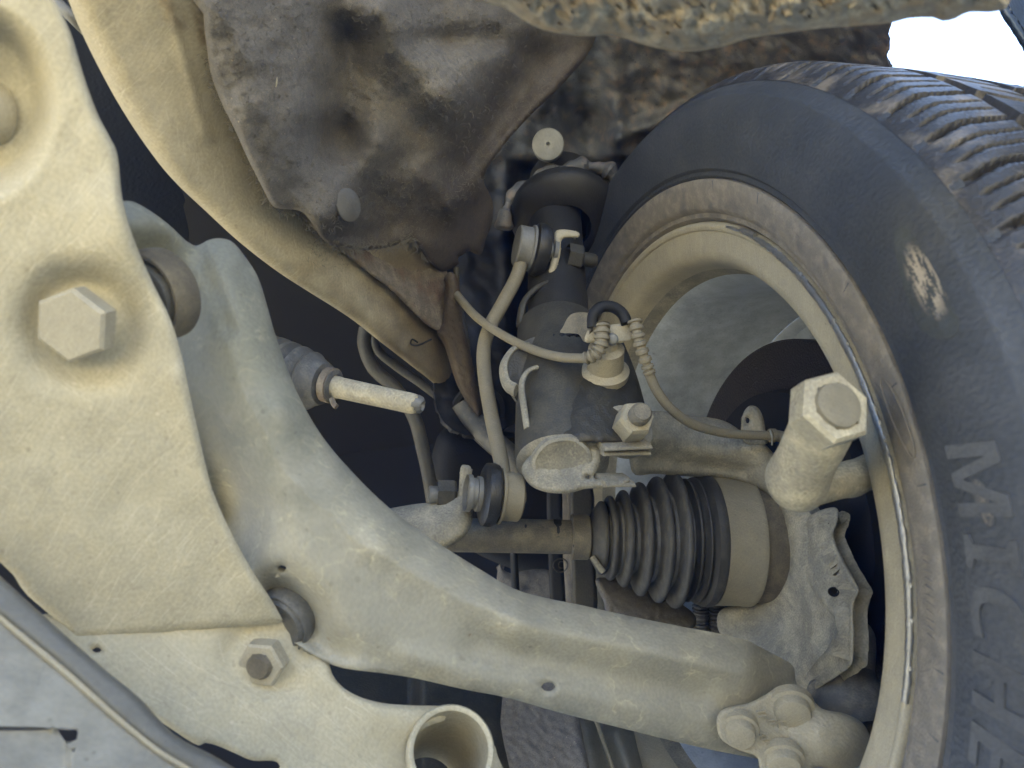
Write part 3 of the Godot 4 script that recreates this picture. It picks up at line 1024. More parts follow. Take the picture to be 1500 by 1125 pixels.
	lathe("cap_dimple", at(824, 681, 0.4485), view.basis * Vector3(0.05, -0.3, 0.95), [[-0.004, 0.0185], [-0.0005, 0.0178], [0.0003, 0.016], [-0.0008, 0.0145], [-0.0005, 0.0]], M.cast, cl, 30, false, 0.0, 0.02)
	for e in [[878, 652, 0.449, 946, 649, 0.457], [878, 659, 0.452, 944, 658, 0.460], [878, 703, 0.445, 920, 703, 0.452]]:
		tube("ear", [at(e[0], e[1], e[2]), at((e[0] + e[3]) * 0.5, (e[1] + e[4]) * 0.5, (e[2] + e[5]) * 0.5), at(e[3], e[4], e[5])], 0.0021, M.cast, cl, 8, 2, 5.0, view.basis * Vector3(0, -0.25, 1))
	# pinch bolt: boss, nut and stud
	var bd := (view.basis * Vector3(0.16, 0.40, 0.90)).normalized()
	var bp := at(916, 632, 0.462)
	var bolt := thing("pinch_bolt", "dusty pinch bolt with threaded stud on the strut clamp", "bolt", bp)
	lathe("washer", bp, bd, [[-0.004, 0.0], [-0.002, 0.017], [0.0, 0.0175], [0.002, 0.0165], [0.002, 0.0]], M.cast, bolt, 28)
	hexagon("nut", bp + bd * 0.002, bd, 0.0188, 0.023, M.lip, bolt, 0.35)
	var threads := []
	for k in 14:
		threads.append([0.023 + k * 0.0007, 0.0064 if k % 2 == 0 else 0.0057])
	threads.append([0.0335, 0.005])
	threads.append([0.0335, 0.0])
	lathe("threaded_stud", bp, bd, threads, M.shaft, bolt, 24)
	# boss that carries the hose bracket
	var hp := at(886, 540, 0.487)
	var hd := (view.basis * Vector3(-0.02, 0.75, 0.62)).normalized()
	lathe("bracket_boss", hp, hd, [[-0.006, 0.0], [-0.006, 0.0155], [-0.001, 0.016], [0.002, 0.012], [0.016, 0.0115], [0.018, 0.007], [0.024, 0.006], [0.024, 0.0]], M.lip, cl, 28)

func build_link() -> void:
	# anti-roll bar link
	var lk := thing("stabiliser_link", "bent pale link rod with a ball joint at each end left of the strut", "link rod", at(718, 560, 0.52))
	tube("rod", [at(768, 368, 0.566), at(757, 405, 0.560), at(737, 443, 0.553), at(718, 478, 0.546), at(709, 510, 0.541), at(710, 550, 0.530), at(720, 610, 0.512), at(731, 660, 0.492), at(738, 700, 0.476)], 0.0051, M.hose, lk, 16, 8)
	var d0 := (view.basis * Vector3(0.96, -0.12, -0.22)).normalized()
	var lo := at(762, 729, 0.463)
	lathe("ball_housing", lo, -d0, [[-0.0035, 0.0], [-0.003, 0.004], [0.0, 0.006], [0.0, 0.0135], [0.0012, 0.0148], [0.0115, 0.0150], [0.0122, 0.0172], [0.0138, 0.0172], [0.0142, 0.0150], [0.0142, 0.0]], M.hose, lk, 36)
	lathe("dust_boot", lo, -d0, [[0.0142, 0.0150], [0.0155, 0.0186], [0.0180, 0.0195], [0.0225, 0.0190], [0.0240, 0.0165], [0.0250, 0.011], [0.025, 0.0]], M.boot_dark, lk, 36, false, 0.0, 0.012)
	lathe("spigot", lo, -d0, [[0.0245, 0.0105], [0.0275, 0.0108], [0.028, 0.0095], [0.0305, 0.0095], [0.031, 0.0112], [0.034, 0.0112]], M.steel, lk, 30)
	var d1 := (view.basis * Vector3(0.96, -0.16, -0.2)).normalized()
	var hi := at(756, 359, 0.566)
	lathe("ball_housing", hi, d1, [[0.0, 0.0], [0.0, 0.0145], [0.001, 0.0155], [0.010, 0.0155], [0.0108, 0.0175], [0.0124, 0.0175], [0.013, 0.0]], M.steel, lk, 32)
	lathe("dust_boot", hi, d1, [[0.0124, 0.0160], [0.014, 0.0195], [0.018, 0.0205], [0.0235, 0.0185], [0.025, 0.012], [0.027, 0.0]], M.boot_dark, lk, 32)
	lathe("spigot", hi, d1, [[0.025, 0.0075], [0.0275, 0.0075], [0.028, 0.0105], [0.031, 0.0105], [0.0315, 0.0]], M.steel, lk, 24)
	hexagon("nut", hi + d1 * 0.040, d1, 0.017, 0.012, M.strut, lk, 0.3)
	lathe("stud_end", hi + d1 * 0.052, d1, [[0.0, 0.0055], [0.010, 0.0055], [0.012, 0.004], [0.012, 0.0]], M.strut, lk, 16)
	# bracket on the strut that holds the upper joint
	var bk := thing("link_bracket", "bent flat steel bracket on the strut holding the upper link joint", "bracket", at(812, 380, 0.59))
	shell("bracket_plate", [Vector2(813, 340), Vector2(826, 336), Vector2(847, 340), Vector2(847, 348), Vector2(824, 350), Vector2(821, 372), Vector2(814, 398), Vector2(808, 418), Vector2(800, 420), Vector2(796, 414), Vector2(805, 392), Vector2(811, 362)],
		func(x: float, y: float, sd: float) -> float: return 0.566 - (y - 340) * 0.00008 + 0.002 * roll(sd, 5.0), 0.006, M.lip, bk, 2.0)
	tube("weld_strap", [at(804, 414, 0.560), at(784, 424, 0.556), at(768, 442, 0.552), at(763, 462, 0.546), at(762, 476, 0.542)], 0.0024, M.strut, bk, 8, 6, 2.0, view.basis * Vector3(0, 0, 1))
	# end of the anti-roll bar
	var sb := thing("stabiliser_bar", "flattened grey end of the anti-roll bar with an upright tab", "bar", at(650, 760, 0.46))
	var sp := sheet_through([[600, 760, 0.470], [690, 700, 0.468], [660, 795, 0.452], [690, 780, 0.456]], 1)
	shell("bar_end", [Vector2(560, 752), Vector2(590, 741), Vector2(640, 734), Vector2(668, 722), Vector2(683, 708), Vector2(692, 706), Vector2(693, 740), Vector2(691, 765), Vector2(683, 783), Vector2(665, 797), Vector2(640, 806), Vector2(600, 800), Vector2(560, 790)],
		func(x: float, y: float, sd: float) -> float: return sheet(sp, x, y) + 0.012 * roll(sd, 40.0) + fine.get_noise_2d(x * 3.0, y * 3.0) * 0.0006, 0.006, M.cast, sb, 4.0)
	shell("tab", [Vector2(675, 684), Vector2(683, 681), Vector2(690, 685), Vector2(692, 705), Vector2(690, 730), Vector2(682, 745), Vector2(670, 740), Vector2(672, 715)],
		func(x: float, y: float, sd: float) -> float: return 0.470 + 0.003 * roll(sd, 6.0), 0.008, M.cast, sb, 2.5)
	hexagon("nut", at(640, 722, 0.476), (view.basis * Vector3(0.97, -0.05, -0.2)).normalized(), 0.015, 0.012, M.strut, sb, 0.2)
	lathe("stud_end", at(629, 724, 0.476), (view.basis * Vector3(0.97, -0.05, -0.2)).normalized(), [[0.0, 0.0], [0.0, 0.0055], [0.012, 0.0055]], M.steel, sb, 18)

func build_driveshaft() -> void:
	var a := at(862, 787, 0.528)
	var b := at(1140, 792, 0.535)
	var d := (b - a).normalized()
	var L := (b - a).length()
	var ds := thing("driveshaft", "grey drive shaft with a black ribbed rubber boot below the strut", "drive shaft", a)
	lathe("shaft", a, d, [[-0.16, 0.0], [-0.16, 0.0118], [-0.006, 0.0118], [-0.006, 0.013], [0.0, 0.013]], M.shaft, ds, 32)
	lathe("small_band", a, d, [[-0.0125, 0.0], [-0.0125, 0.0140], [-0.0118, 0.0156], [-0.0008, 0.0156], [0.0, 0.0148], [0.0, 0.0125]], M.shaft, ds, 36)
	# bellows: [along, radius] for peaks and valleys
	var pk := [[0.002, 0.0160], [0.0090, 0.0255], [0.0150, 0.0293], [0.0245, 0.0336], [0.0360, 0.0394], [0.0485, 0.0437], [0.0600, 0.0472], [0.0700, 0.0440], [0.0805, 0.0460]]
	var prof := [[0.0, 0.0130, 0.5], [0.002, 0.0165, 0.4], [0.004, 0.0200, 0.7]]
	for k in range(1, 7):
		var s: float = pk[k][0]
		var r: float = pk[k][1]
		var sn: float = pk[k + 1][0]
		var vr := minf(r, pk[k + 1][1]) - (0.0045 if k < 3 else 0.0100)
		prof.append_array([[s - 0.0024, r - 0.0018, 0.75], [s - 0.0011, r - 0.0003, 0.5], [s, r, 0.32], [s + 0.0012, r - 0.0004, 0.30], [s + 0.0020, r - 0.0024, 0.32], [lerpf(s, sn, 0.36), vr + 0.0010, 0.55], [lerpf(s, sn, 0.46), vr, 0.9], [lerpf(s, sn, 0.62), vr + 0.0006, 1.0]])
	prof.append_array([[0.0668, 0.0400, 0.4], [0.0676, 0.0425, 0.35], [0.0688, 0.0428, 0.3], [0.0698, 0.0395, 0.3], [0.0712, 0.0385, 0.5], [0.0726, 0.0405, 0.4], [0.0738, 0.0434, 0.32], [0.0748, 0.0436, 0.3], [0.0758, 0.0405, 0.4], [0.0772, 0.0425, 0.35], [0.0790, 0.0456, 0.32], [0.0815, 0.0462, 0.4], [0.0845, 0.0458, 0.6], [0.0868, 0.0436, 0.6]])
	lathe("rubber_boot", a, d, prof, M.boot_v, ds, 96, false, 0.0, 0.004)
	lathe("large_band", a, d, [[0.0858, 0.0430], [0.0860, 0.0448], [0.0872, 0.0450], [0.1068, 0.0450], [0.1076, 0.0457], [0.1112, 0.0457], [0.1120, 0.0434]], M.band, ds, 64)
	lathe("joint_housing", a, d, [[0.1115, 0.0430], [0.1270, 0.0430], [0.1310, 0.0424], [0.1320, 0.0414], [0.1370, 0.0400], [0.1430, 0.034], [0.15, 0.02], [0.19, 0.018]], M.housing, ds, 56)
	# spots of grease on the shaft
	for s in [[814, 795, 8, 9], [817, 764, 6, 7], [818, 776, 2.5, 6], [770, 771, 2, 3], [788, 790, 1.8, 2.2], [842, 800, 2.5, 2.5]]:
		var loop := []
		for k in 14:
			var t := TAU * k / 14
			var w: float = 1.0 + rng.randf_range(-0.25, 0.25)
			loop.append(Vector2(s[0] + cos(t) * s[2] * w, s[1] + sin(t) * s[3] * w))
		shell("grease_spot", loop, func(x: float, y: float, sd: float) -> float:
			var dep := 0.528
			var dy := clampf((y - 786.0 - (x - 862.0) * 0.018) / 1104.0 * dep, -0.0112, 0.0112)
			var rr := 0.0118 if x < 836.0 else 0.0158
			return dep - sqrt(rr * rr - dy * dy) - 0.0009, 0.0004, M.dark, ds, 1.5)
	# small ear of the inner band
	tube("band_ear", [at(868, 816, 0.512), at(876, 828, 0.509), at(884, 838, 0.508)], 0.002, M.cast, ds, 8, 4)

func build_knuckle() -> void:
	var kn := thing("steering_knuckle", "dusty cast iron steering knuckle wrapped round the drive shaft joint", "steering knuckle", at(1180, 850, 0.51))
	var sh := sheet_through([[940, 640, 0.500], [1030, 665, 0.512], [1110, 680, 0.515], [1150, 740, 0.490], [1190, 800, 0.465], [1240, 860, 0.437], [1200, 980, 0.450], [1080, 900, 0.520], [1130, 880, 0.500], [1225, 760, 0.450]], 2)
	shell("body", [Vector2(925, 612), Vector2(960, 602), Vector2(1010, 608), Vector2(1060, 616), Vector2(1092, 636), Vector2(1122, 652), Vector2(1150, 690), Vector2(1175, 735), Vector2(1192, 756), Vector2(1208, 756), Vector2(1212, 766), Vector2(1210, 790), Vector2(1224, 828), Vector2(1240, 862), Vector2(1240, 876), Vector2(1236, 892), Vector2(1234, 950), Vector2(1222, 974), Vector2(1184, 1000), Vector2(1160, 1004), Vector2(1110, 970), Vector2(1060, 935), Vector2(1050, 908), Vector2(1062, 890), Vector2(1110, 885), Vector2(1142, 862), Vector2(1156, 832), Vector2(1152, 780), Vector2(1140, 740), Vector2(1112, 716), Vector2(1070, 702), Vector2(1010, 698), Vector2(960, 694), Vector2(925, 690)],
		func(x: float, y: float, sd: float) -> float:
			var d := sheet(sh, x, y) + 0.009 * roll(sd, 22.0) * (1.0 - smoothstep(1150.0, 1200.0, x))
			d += 0.018 * hump(x, y, 1130, 905, 52, 40)                                    # dish below the joint
			d += 0.013 * ridge(x, y, 1190, 800, 1215, 900, 26) * smoothstep(1150, 1200, x) * 0.0
			d -= 0.006 * ridge(x, y, 950, 640, 1110, 665, 20)
			d += 0.005 * ridge(x, y, 950, 672, 1090, 690, 10)
			d -= 0.002 * hump(x, y, 1190, 938, 8, 8)
			return d + fine.get_noise_2d(x * 0.5, y * 0.5) * 0.0008, 0.010, M.cast, kn, 4.0)
	shell("web", [Vector2(1172, 770), Vector2(1196, 750), Vector2(1222, 743), Vector2(1229, 752), Vector2(1225, 770), Vector2(1221, 786), Vector2(1236, 822), Vector2(1256, 858), Vector2(1257, 870), Vector2(1250, 890), Vector2(1250, 962), Vector2(1238, 982), Vector2(1190, 1012), Vector2(1172, 1006), Vector2(1188, 978), Vector2(1212, 950), Vector2(1224, 926), Vector2(1222, 906), Vector2(1204, 884), Vector2(1182, 850), Vector2(1166, 820), Vector2(1160, 798)],
		func(x: float, y: float, sd: float) -> float:
			return sheet(sh, x, y) - 0.006 + 0.0022 * roll(sd, 6.0) + 0.0016 * smoothstep(6.0, 16.0, sd) + 0.010 * smoothstep(1200.0, 1165.0, x) + fine.get_noise_2d(x * 0.8, y * 0.8) * 0.0004, 0.011, M.cast, kn, 3.0)
	lathe("small_hole", at(1221, 867, 0.4365), (view.basis * Vector3(-0.4, -0.2, 0.9)).normalized(), [[0.0, 0.0031], [0.0006, 0.0027], [-0.002, 0.0022], [-0.002, 0.0]], M.gloom, kn, 20)
	# rear lump that carries on outward to the hub
	casting("hub_carrier", [[at(1150, 700, 0.55), 0.020, at(1215, 800, 0.51), 0.02], [at(1215, 800, 0.51), 0.02, at(1232, 940, 0.475), 0.018], [at(1228, 940, 0.468), 0.016, at(1256, 1010, 0.450), 0.011]], 0.004, 0.006, M.cast, kn)
	shell("sensor_tab", [Vector2(1086, 640), Vector2(1087, 612), Vector2(1093, 598), Vector2(1101, 594), Vector2(1111, 598), Vector2(1118, 612), Vector2(1122, 634), Vector2(1124, 650), Vector2(1100, 652)],
		func(x: float, y: float, sd: float) -> float: return 0.505 + 0.003 * roll(sd, 8.0), 0.003, M.cast, kn, 2.5, [[1095, 616, 3, 4.5]])
	# steering arm with its boss
	var arm := thing("steering_arm_end", "pale steering arm boss with a large hexagon nut close to the rim", "steering arm", at(1190, 660, 0.32))
	var n0 := at(1214, 596, 0.292)
	var n1 := at(1163, 712, 0.345)
	var nd := (n0 - n1).normalized()
	casting("boss", [[at(1203, 628, 0.316), 0.0128, at(1168, 700, 0.342), 0.0130], [at(1168, 700, 0.342), 0.0130, at(1170, 710, 0.345), 0.0124], [at(1186, 718, 0.356), 0.0080, at(1245, 702, 0.376), 0.0082], [at(1245, 702, 0.376), 0.0082, at(1330, 670, 0.40), 0.0110], [at(1330, 670, 0.4), 0.011, at(1330, 690, 0.5), 0.014]], 0.0020, 0.0016, M.pale, arm)
	var fd := (view.basis * Vector3(0.20, 0.36, 0.91)).normalized()
	var nb := at(1210, 604, 0.304)
	hexagon("nut", nb - fd * 0.004, fd, 0.0272, 0.0120, M.pale, arm, 0.55, 0.0104)
	lathe("stud_end", nb - fd * 0.004, fd, [[0.004, 0.0104], [0.0105, 0.0102], [0.0135, 0.0092], [0.0145, 0.006], [0.0138, 0.0035], [0.0140, 0.0]], M.hose, arm, 32, false, 0.0, 0.01)
	# lower ball joint
	var bj := thing("ball_joint", "forged lower ball joint riveted to the outer end of the control arm", "ball joint", at(1170, 1070, 0.43))
	var sb := sheet_through([[1080, 1075, 0.4015], [1160, 1035, 0.408], [1150, 1110, 0.400], [1240, 1080, 0.411]], 1)
	shell("flange", [Vector2(1050, 1066), Vector2(1052, 1046), Vector2(1066, 1036), Vector2(1096, 1030), Vector2(1120, 1018), Vector2(1142, 1006), Vector2(1168, 1006), Vector2(1186, 1018), Vector2(1204, 1038), Vector2(1240, 1046), Vector2(1266, 1062), Vector2(1276, 1090), Vector2(1266, 1116), Vector2(1240, 1128), Vector2(1195, 1124), Vector2(1172, 1142), Vector2(1120, 1142), Vector2(1112, 1120), Vector2(1108, 1108), Vector2(1080, 1098), Vector2(1058, 1084)],
		func(x: float, y: float, sd: float) -> float:
			var d := sheet(sb, x, y) + 0.0022 * roll(sd, 6.0)
			d -= 0.013 * exp(-pow(Vector2((x - 1226) / 54.0, (y - 1076) / 48.0).length_squared(), 1.7))
			return d + fine.get_noise_2d(x * 3.0, y * 3.0) * 0.0006, 0.006, M.lip, bj, 2.6)
	var rd := (view.basis * Vector3(-0.18, -0.30, 0.93)).normalized()
	for s in [[1084, 1073, 0.4005, 0.0080], [1160, 1041, 0.4065, 0.0096], [1148, 1119, 0.3985, 0.0090]]:
		lathe("rivet", at(s[0], s[1], s[2]), rd, [[-0.006, s[3] * 1.28], [-0.0012, s[3] * 1.25], [-0.0006, s[3] * 1.05], [0.0026, s[3]], [0.0040, s[3] * 0.93], [0.0046, s[3] * 0.7], [0.0048, 0.0]], M.lip, bj, 28)
	# forged marks
	var font := SystemFont.new()
	font.font_names = PackedStringArray(["Droid Sans Mono"])
	for s in [["TEF", 1117, 1051], ["TE", 1131, 1059], ["FT", 1146, 1063], ["4152", 1120, 1086], ["7A", 1139, 1092]]:
		var tm := TextMesh.new()
		tm.text = s[0]
		tm.font = font
		tm.font_size = 32
		tm.pixel_size = 0.00021 if s[0].length() < 4 else 0.00017
		tm.depth = 0.0012
		tm.material = M.lip
		var l := MeshInstance3D.new()
		l.name = "forged_mark"
		l.mesh = tm
		bj.add_child(l, true)
		var zz := rd
		var yy := (view.basis * Vector3(0.95, 0.30, 0.1)).normalized()
		yy = (yy - zz * yy.dot(zz)).normalized()
		l.transform = Transform3D(Basis(yy.cross(zz), yy, zz), at(s[1], s[2], sheet(sb, s[1], s[2]) - 0.0003) - bj.position)
	lathe("rubber_gaiter", at(1240, 1020, 0.452), (view.basis * Vector3(-0.1, 0.72, -0.68)).normalized(), [[-0.02, 0.016], [-0.012, 0.021], [-0.002, 0.023], [0.004, 0.020], [0.008, 0.021], [0.014, 0.016], [0.026, 0.011]], M.boot, bj, 36)

func build_arm() -> void:
	var ca := thing("control_arm", "big curved grey steel lower control arm with pale drying rings", "control arm", at(600, 820, 0.37))
	var sh := sheet_through([[240, 360, 0.325], [330, 420, 0.315], [330, 560, 0.318], [420, 620, 0.325], [420, 780, 0.318], [520, 800, 0.334], [640, 880, 0.352], [560, 960, 0.342], [760, 950, 0.372], [900, 1000, 0.395], [1060, 1010, 0.418], [1140, 1050, 0.428], [1080, 1100, 0.412]], 2)
	var upper := [Vector2(322, 349), Vector2(356, 372), Vector2(388, 436), Vector2(424, 548), Vector2(480, 650), Vector2(580, 752), Vector2(700, 832), Vector2(800, 876), Vector2(940, 906), Vector2(1110, 946), Vector2(1164, 980)]
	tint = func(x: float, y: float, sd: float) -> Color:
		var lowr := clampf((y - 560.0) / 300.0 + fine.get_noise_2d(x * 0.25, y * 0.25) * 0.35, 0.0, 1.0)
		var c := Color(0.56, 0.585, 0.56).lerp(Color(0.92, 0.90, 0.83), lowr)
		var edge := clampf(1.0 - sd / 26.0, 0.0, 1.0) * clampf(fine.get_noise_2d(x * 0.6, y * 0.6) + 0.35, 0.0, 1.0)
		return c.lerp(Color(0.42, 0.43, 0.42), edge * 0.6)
	shell("pressed_arm", [Vector2(150, 310), Vector2(184, 294), Vector2(212, 304), Vector2(246, 328), Vector2(272, 352), Vector2(288, 360), Vector2(304, 352), Vector2(322, 349), Vector2(340, 354), Vector2(356, 372), Vector2(376, 402), Vector2(388, 436), Vector2(402, 486), Vector2(424, 548), Vector2(448, 600), Vector2(480, 650), Vector2(530, 706), Vector2(580, 752), Vector2(640, 794), Vector2(700, 832), Vector2(752, 862), Vector2(800, 876), Vector2(850, 886), Vector2(880, 893), Vector2(940, 906), Vector2(1010, 920), Vector2(1064, 930), Vector2(1098, 940), Vector2(1110, 946), Vector2(1150, 967), Vector2(1160, 974), Vector2(1164, 982), Vector2(1168, 1004), Vector2(1196, 1030), Vector2(1200, 1090), Vector2(1160, 1124), Vector2(1112, 1112), Vector2(1040, 1098), Vector2(980, 1084), Vector2(900, 1064), Vector2(820, 1044), Vector2(742, 1022), Vector2(680, 1010), Vector2(610, 994), Vector2(560, 986), Vector2(500, 978), Vector2(460, 960), Vector2(400, 915), Vector2(340, 830), Vector2(270, 690), Vector2(215, 540), Vector2(180, 420)],
		func(x: float, y: float, sd: float) -> float:
			var d := sheet(sh, x, y)
			# a flat flank falls away above the crest, a small flange runs along the lower edge
			var du := INF
			for q in upper.size() - 1:
				var e0: Vector2 = upper[q]
				var e1: Vector2 = upper[q + 1]
				du = minf(du, Vector2(x, y).distance_to(Geometry2D.get_closest_point_to_segment(Vector2(x, y), e0, e1)))
			var flank := clampf(1.0 - du / lerpf(74.0, 46.0, smoothstep(400.0, 800.0, x)), 0.0, 1.0)
			d += 0.018 * (flank * 0.75 + flank * flank * 0.25)
			d += 0.003 * roll(sd, 10.0)
			d -= 0.004 * ridge(x, y, 330, 400, 420, 600, 34)
			d -= 0.004 * ridge(x, y, 420, 600, 560, 790, 36)
			d -= 0.004 * ridge(x, y, 560, 790, 760, 915, 34)
			d -= 0.004 * ridge(x, y, 760, 915, 1090, 975, 26)
			d += 0.005 * ridge(x, y, 700, 945, 1020, 1016, 24)
			d -= 0.003 * ridge(x, y, 600, 965, 1060, 1066, 20)
			# trough beside the plate, and the fold down to the rear bush
			d += 0.036 * ridge(x, y, 205, 470, 320, 760, 70) + 0.020 * ridge(x, y, 320, 760, 400, 900, 46)
			d += 0.020 * hump(x, y, 235, 450, 60, 90)
			d += 0.012 * ridge(x, y, 410, 870, 480, 960, 34)
			d += 0.004 * ridge(x, y, 470, 945, 640, 1000, 22)
			d += 0.014 * smoothstep(1080.0, 1170.0, x) + 0.022 * hump(x, y, 420, 905, 46, 40)
			# the shoulder of the pressing by the notch
			d -= 0.006 * hump(x, y, 200, 330, 40, 30)
			d += 0.004 * ridge(x, y, 288, 362, 330, 480, 16)
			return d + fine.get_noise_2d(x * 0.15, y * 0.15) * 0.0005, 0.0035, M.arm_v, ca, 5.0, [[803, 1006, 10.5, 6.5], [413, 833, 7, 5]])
	tint = null
	# rubber bushes of the arm, seen past the edge of the plate
	var bd := (view.basis * Vector3(-0.35, -0.30, 0.88)).normalized()
	var fb := thing("front_bush", "brown steel sleeved rubber bush of the control arm beside the hexagon bolt", "bush", at(218, 432, 0.30))
	lathe("outer_sleeve", at(207, 438, 0.300), bd, [[-0.012, 0.0], [-0.012, 0.0188], [0.0, 0.0194], [0.0010, 0.0188], [0.0006, 0.0172], [-0.001, 0.0164], [-0.002, 0.0150]], M.housing, fb, 48)
	lathe("rubber", at(207, 438, 0.300), bd, [[-0.002, 0.0152], [0.0012, 0.0140], [0.0015, 0.0115], [-0.001, 0.0100]], M.boot, fb, 40)
	lathe("inner_sleeve", at(207, 438, 0.300), bd, [[-0.01, 0.0100], [0.004, 0.0100], [0.004, 0.006]], M.steel, fb, 32)
	var rb := thing("rear_bush", "dark rubber bush of the control arm behind the seam of the plate", "bush", at(428, 900, 0.335))
	lathe("outer_sleeve", at(408, 914, 0.348), bd, [[-0.02, 0.0], [-0.02, 0.0150], [0.0, 0.0156], [0.0012, 0.0148], [0.0, 0.0135]], M.boot, rb, 44)
	lathe("rubber", at(408, 914, 0.348), bd, [[0.0, 0.0137], [0.002, 0.012], [0.0, 0.007], [0.0, 0.0]], M.boot, rb, 36)

func build_plates() -> void:
	var pl := thing("subframe_plate", "large dust covered beige steel plate bolted under the subframe at the left", "subframe plate", at(150, 600, 0.29))
	var sh := sheet_through([[60, 60, 0.252], [115, 470, 0.278], [240, 700, 0.304], [390, 900, 0.336], [20, 800, 0.296]], 1)
	shell("upper_plate", [Vector2(-420, -300), Vector2(-60, -260), Vector2(30, -120), Vector2(62, -30), Vector2(82, 5), Vector2(104, 50), Vector2(122, 110), Vector2(142, 165), Vector2(160, 200), Vector2(172, 228), Vector2(179, 290), Vector2(196, 350), Vector2(222, 410), Vector2(250, 468), Vector2(266, 520), Vector2(276, 566), Vector2(290, 630), Vector2(306, 700), Vector2(322, 744), Vector2(345, 792), Vector2(372, 840), Vector2(396, 876), Vector2(412, 904), Vector2(413, 910), Vector2(409, 913), Vector2(330, 919), Vector2(220, 929), Vector2(130, 936), Vector2(116, 939), Vector2(110, 938), Vector2(90, 915), Vector2(40, 872), Vector2(-40, 800), Vector2(-420, 640)],
		func(x: float, y: float, sd: float) -> float:
			var d := sheet(sh, x, y)
			var edge_w := clampf((x + y * 0.1 - 60.0) / 60.0, 0.0, 1.0)
			d += 0.0035 * roll(sd, 16.0) * edge_w
			# sunk ring round the bolt
			var r := Vector2((x - 122.0) / 96.0, (y - 478.0) / 92.0).length()
			d += 0.0095 * exp(-pow((r - 0.66) / 0.32, 2.0)) * (1.0 - 0.35 * hump(x, y, 40, 560, 80, 80))
			# large dish at the picture's left
			var q := Vector2((x + 30.0) / 118.0, (y - 150.0) / 150.0).length()
			d += 0.015 * (1.0 - smoothstep(0.62, 1.0, q))
			d -= 0.004 * hump(x, y, 170, 330, 50, 70)
			d -= 0.003 * ridge(x, y, 260, 560, 380, 860, 26)
			return d + fine.get_noise_2d(x * 0.12, y * 0.12) * 0.0009, 0.003, M.dust, pl, 6.0)
	var sl := sheet_through([[200, 960, 0.318], [390, 965, 0.341], [600, 1060, 0.352], [400, 1110, 0.330]], 1)
	shell("lower_plate", [Vector2(60, 900), Vector2(200, 905), Vector2(330, 900), Vector2(395, 880), Vector2(420, 906), Vector2(448, 924), Vector2(466, 938), Vector2(473, 952), Vector2(474, 962), Vector2(482, 972), Vector2(488, 990), Vector2(504, 1008), Vector2(530, 1022), Vector2(562, 1030), Vector2(600, 1033), Vector2(640, 1034), Vector2(652, 1036), Vector2(657, 1044), Vector2(652, 1054), Vector2(676, 1062), Vector2(712, 1082), Vector2(728, 1105), Vector2(722, 1180), Vector2(410, 1180), Vector2(411, 1120), Vector2(370, 1114), Vector2(346, 1104), Vector2(318, 1092), Vector2(300, 1088), Vector2(282, 1088), Vector2(200, 1030), Vector2(110, 950)],
		func(x: float, y: float, sd: float) -> float:
			var d := sheet(sl, x, y) + 0.0025 * roll(sd, 10.0)
			var r := Vector2((x - 392.0) / 72.0, (y - 962.0) / 62.0).length()
			d += 0.003 * exp(-pow((r - 0.72) / 0.26, 2.0))
			d -= 0.004 * hump(x, y, 560, 1060, 120, 40)
			d -= 0.004 * ridge(x, y, 470, 985, 600, 1050, 30)
			return d + fine.get_noise_2d(x * 0.16, y * 0.16) * 0.0009, 0.003, M.dust, pl, 5.0, [[660, 1101, 59, 45], [142, 952, 7, 4]])
	lathe("oval_tube", at(660, 1101, 0.345), (view.basis * Vector3(0.22, 0.62, 0.78)).normalized(), [[-0.09, 0.0165], [0.0024, 0.0172], [0.0032, 0.0180], [0.0034, 0.0192], [0.0026, 0.0200], [-0.004, 0.0202]], M.dust, pl, 60)
	# bolts
	var nd := (view.basis * Vector3(-0.02, -0.22, 0.97)).normalized()
	var b1 := thing("hexagon_bolt", "large dusty hexagon bolt head in a sunk ring of the beige plate", "bolt", at(122, 474, 0.28), "bolts of the subframe plate")
	hexagon("head", at(122, 473, 0.282), nd, 0.0242, 0.0085, M.lip, b1, 0.62)
	var nd2 := (view.basis * Vector3(-0.12, -0.12, 0.96)).normalized()
	var b2 := thing("flange_nut", "beige flange nut with a stud end below the plate seam", "nut", at(390, 966, 0.34), "bolts of the subframe plate")
	hexagon("nut", at(391, 964, 0.342), nd2, 0.0188, 0.0075, M.lip, b2, 0.15, 0.0063)
	lathe("stud_end", at(391, 964, 0.342), nd2, [[0.0, 0.0063], [0.0085, 0.0058], [0.0100, 0.0048], [0.0100, 0.0]], M.housing, b2, 24)
	# big bush at the picture's left
	var bb := thing("subframe_bush", "pale round bush end at the left picture edge inside the plate dish", "bush", at(-26, 170, 0.262))
	lathe("sleeve", at(-16, 165, 0.270), (view.basis * Vector3(-0.2, -0.15, 0.96)).normalized(), [[0.0, 0.0118], [0.007, 0.0112], [0.0085, 0.0098], [0.0085, 0.0]], M.lip, bb, 48)

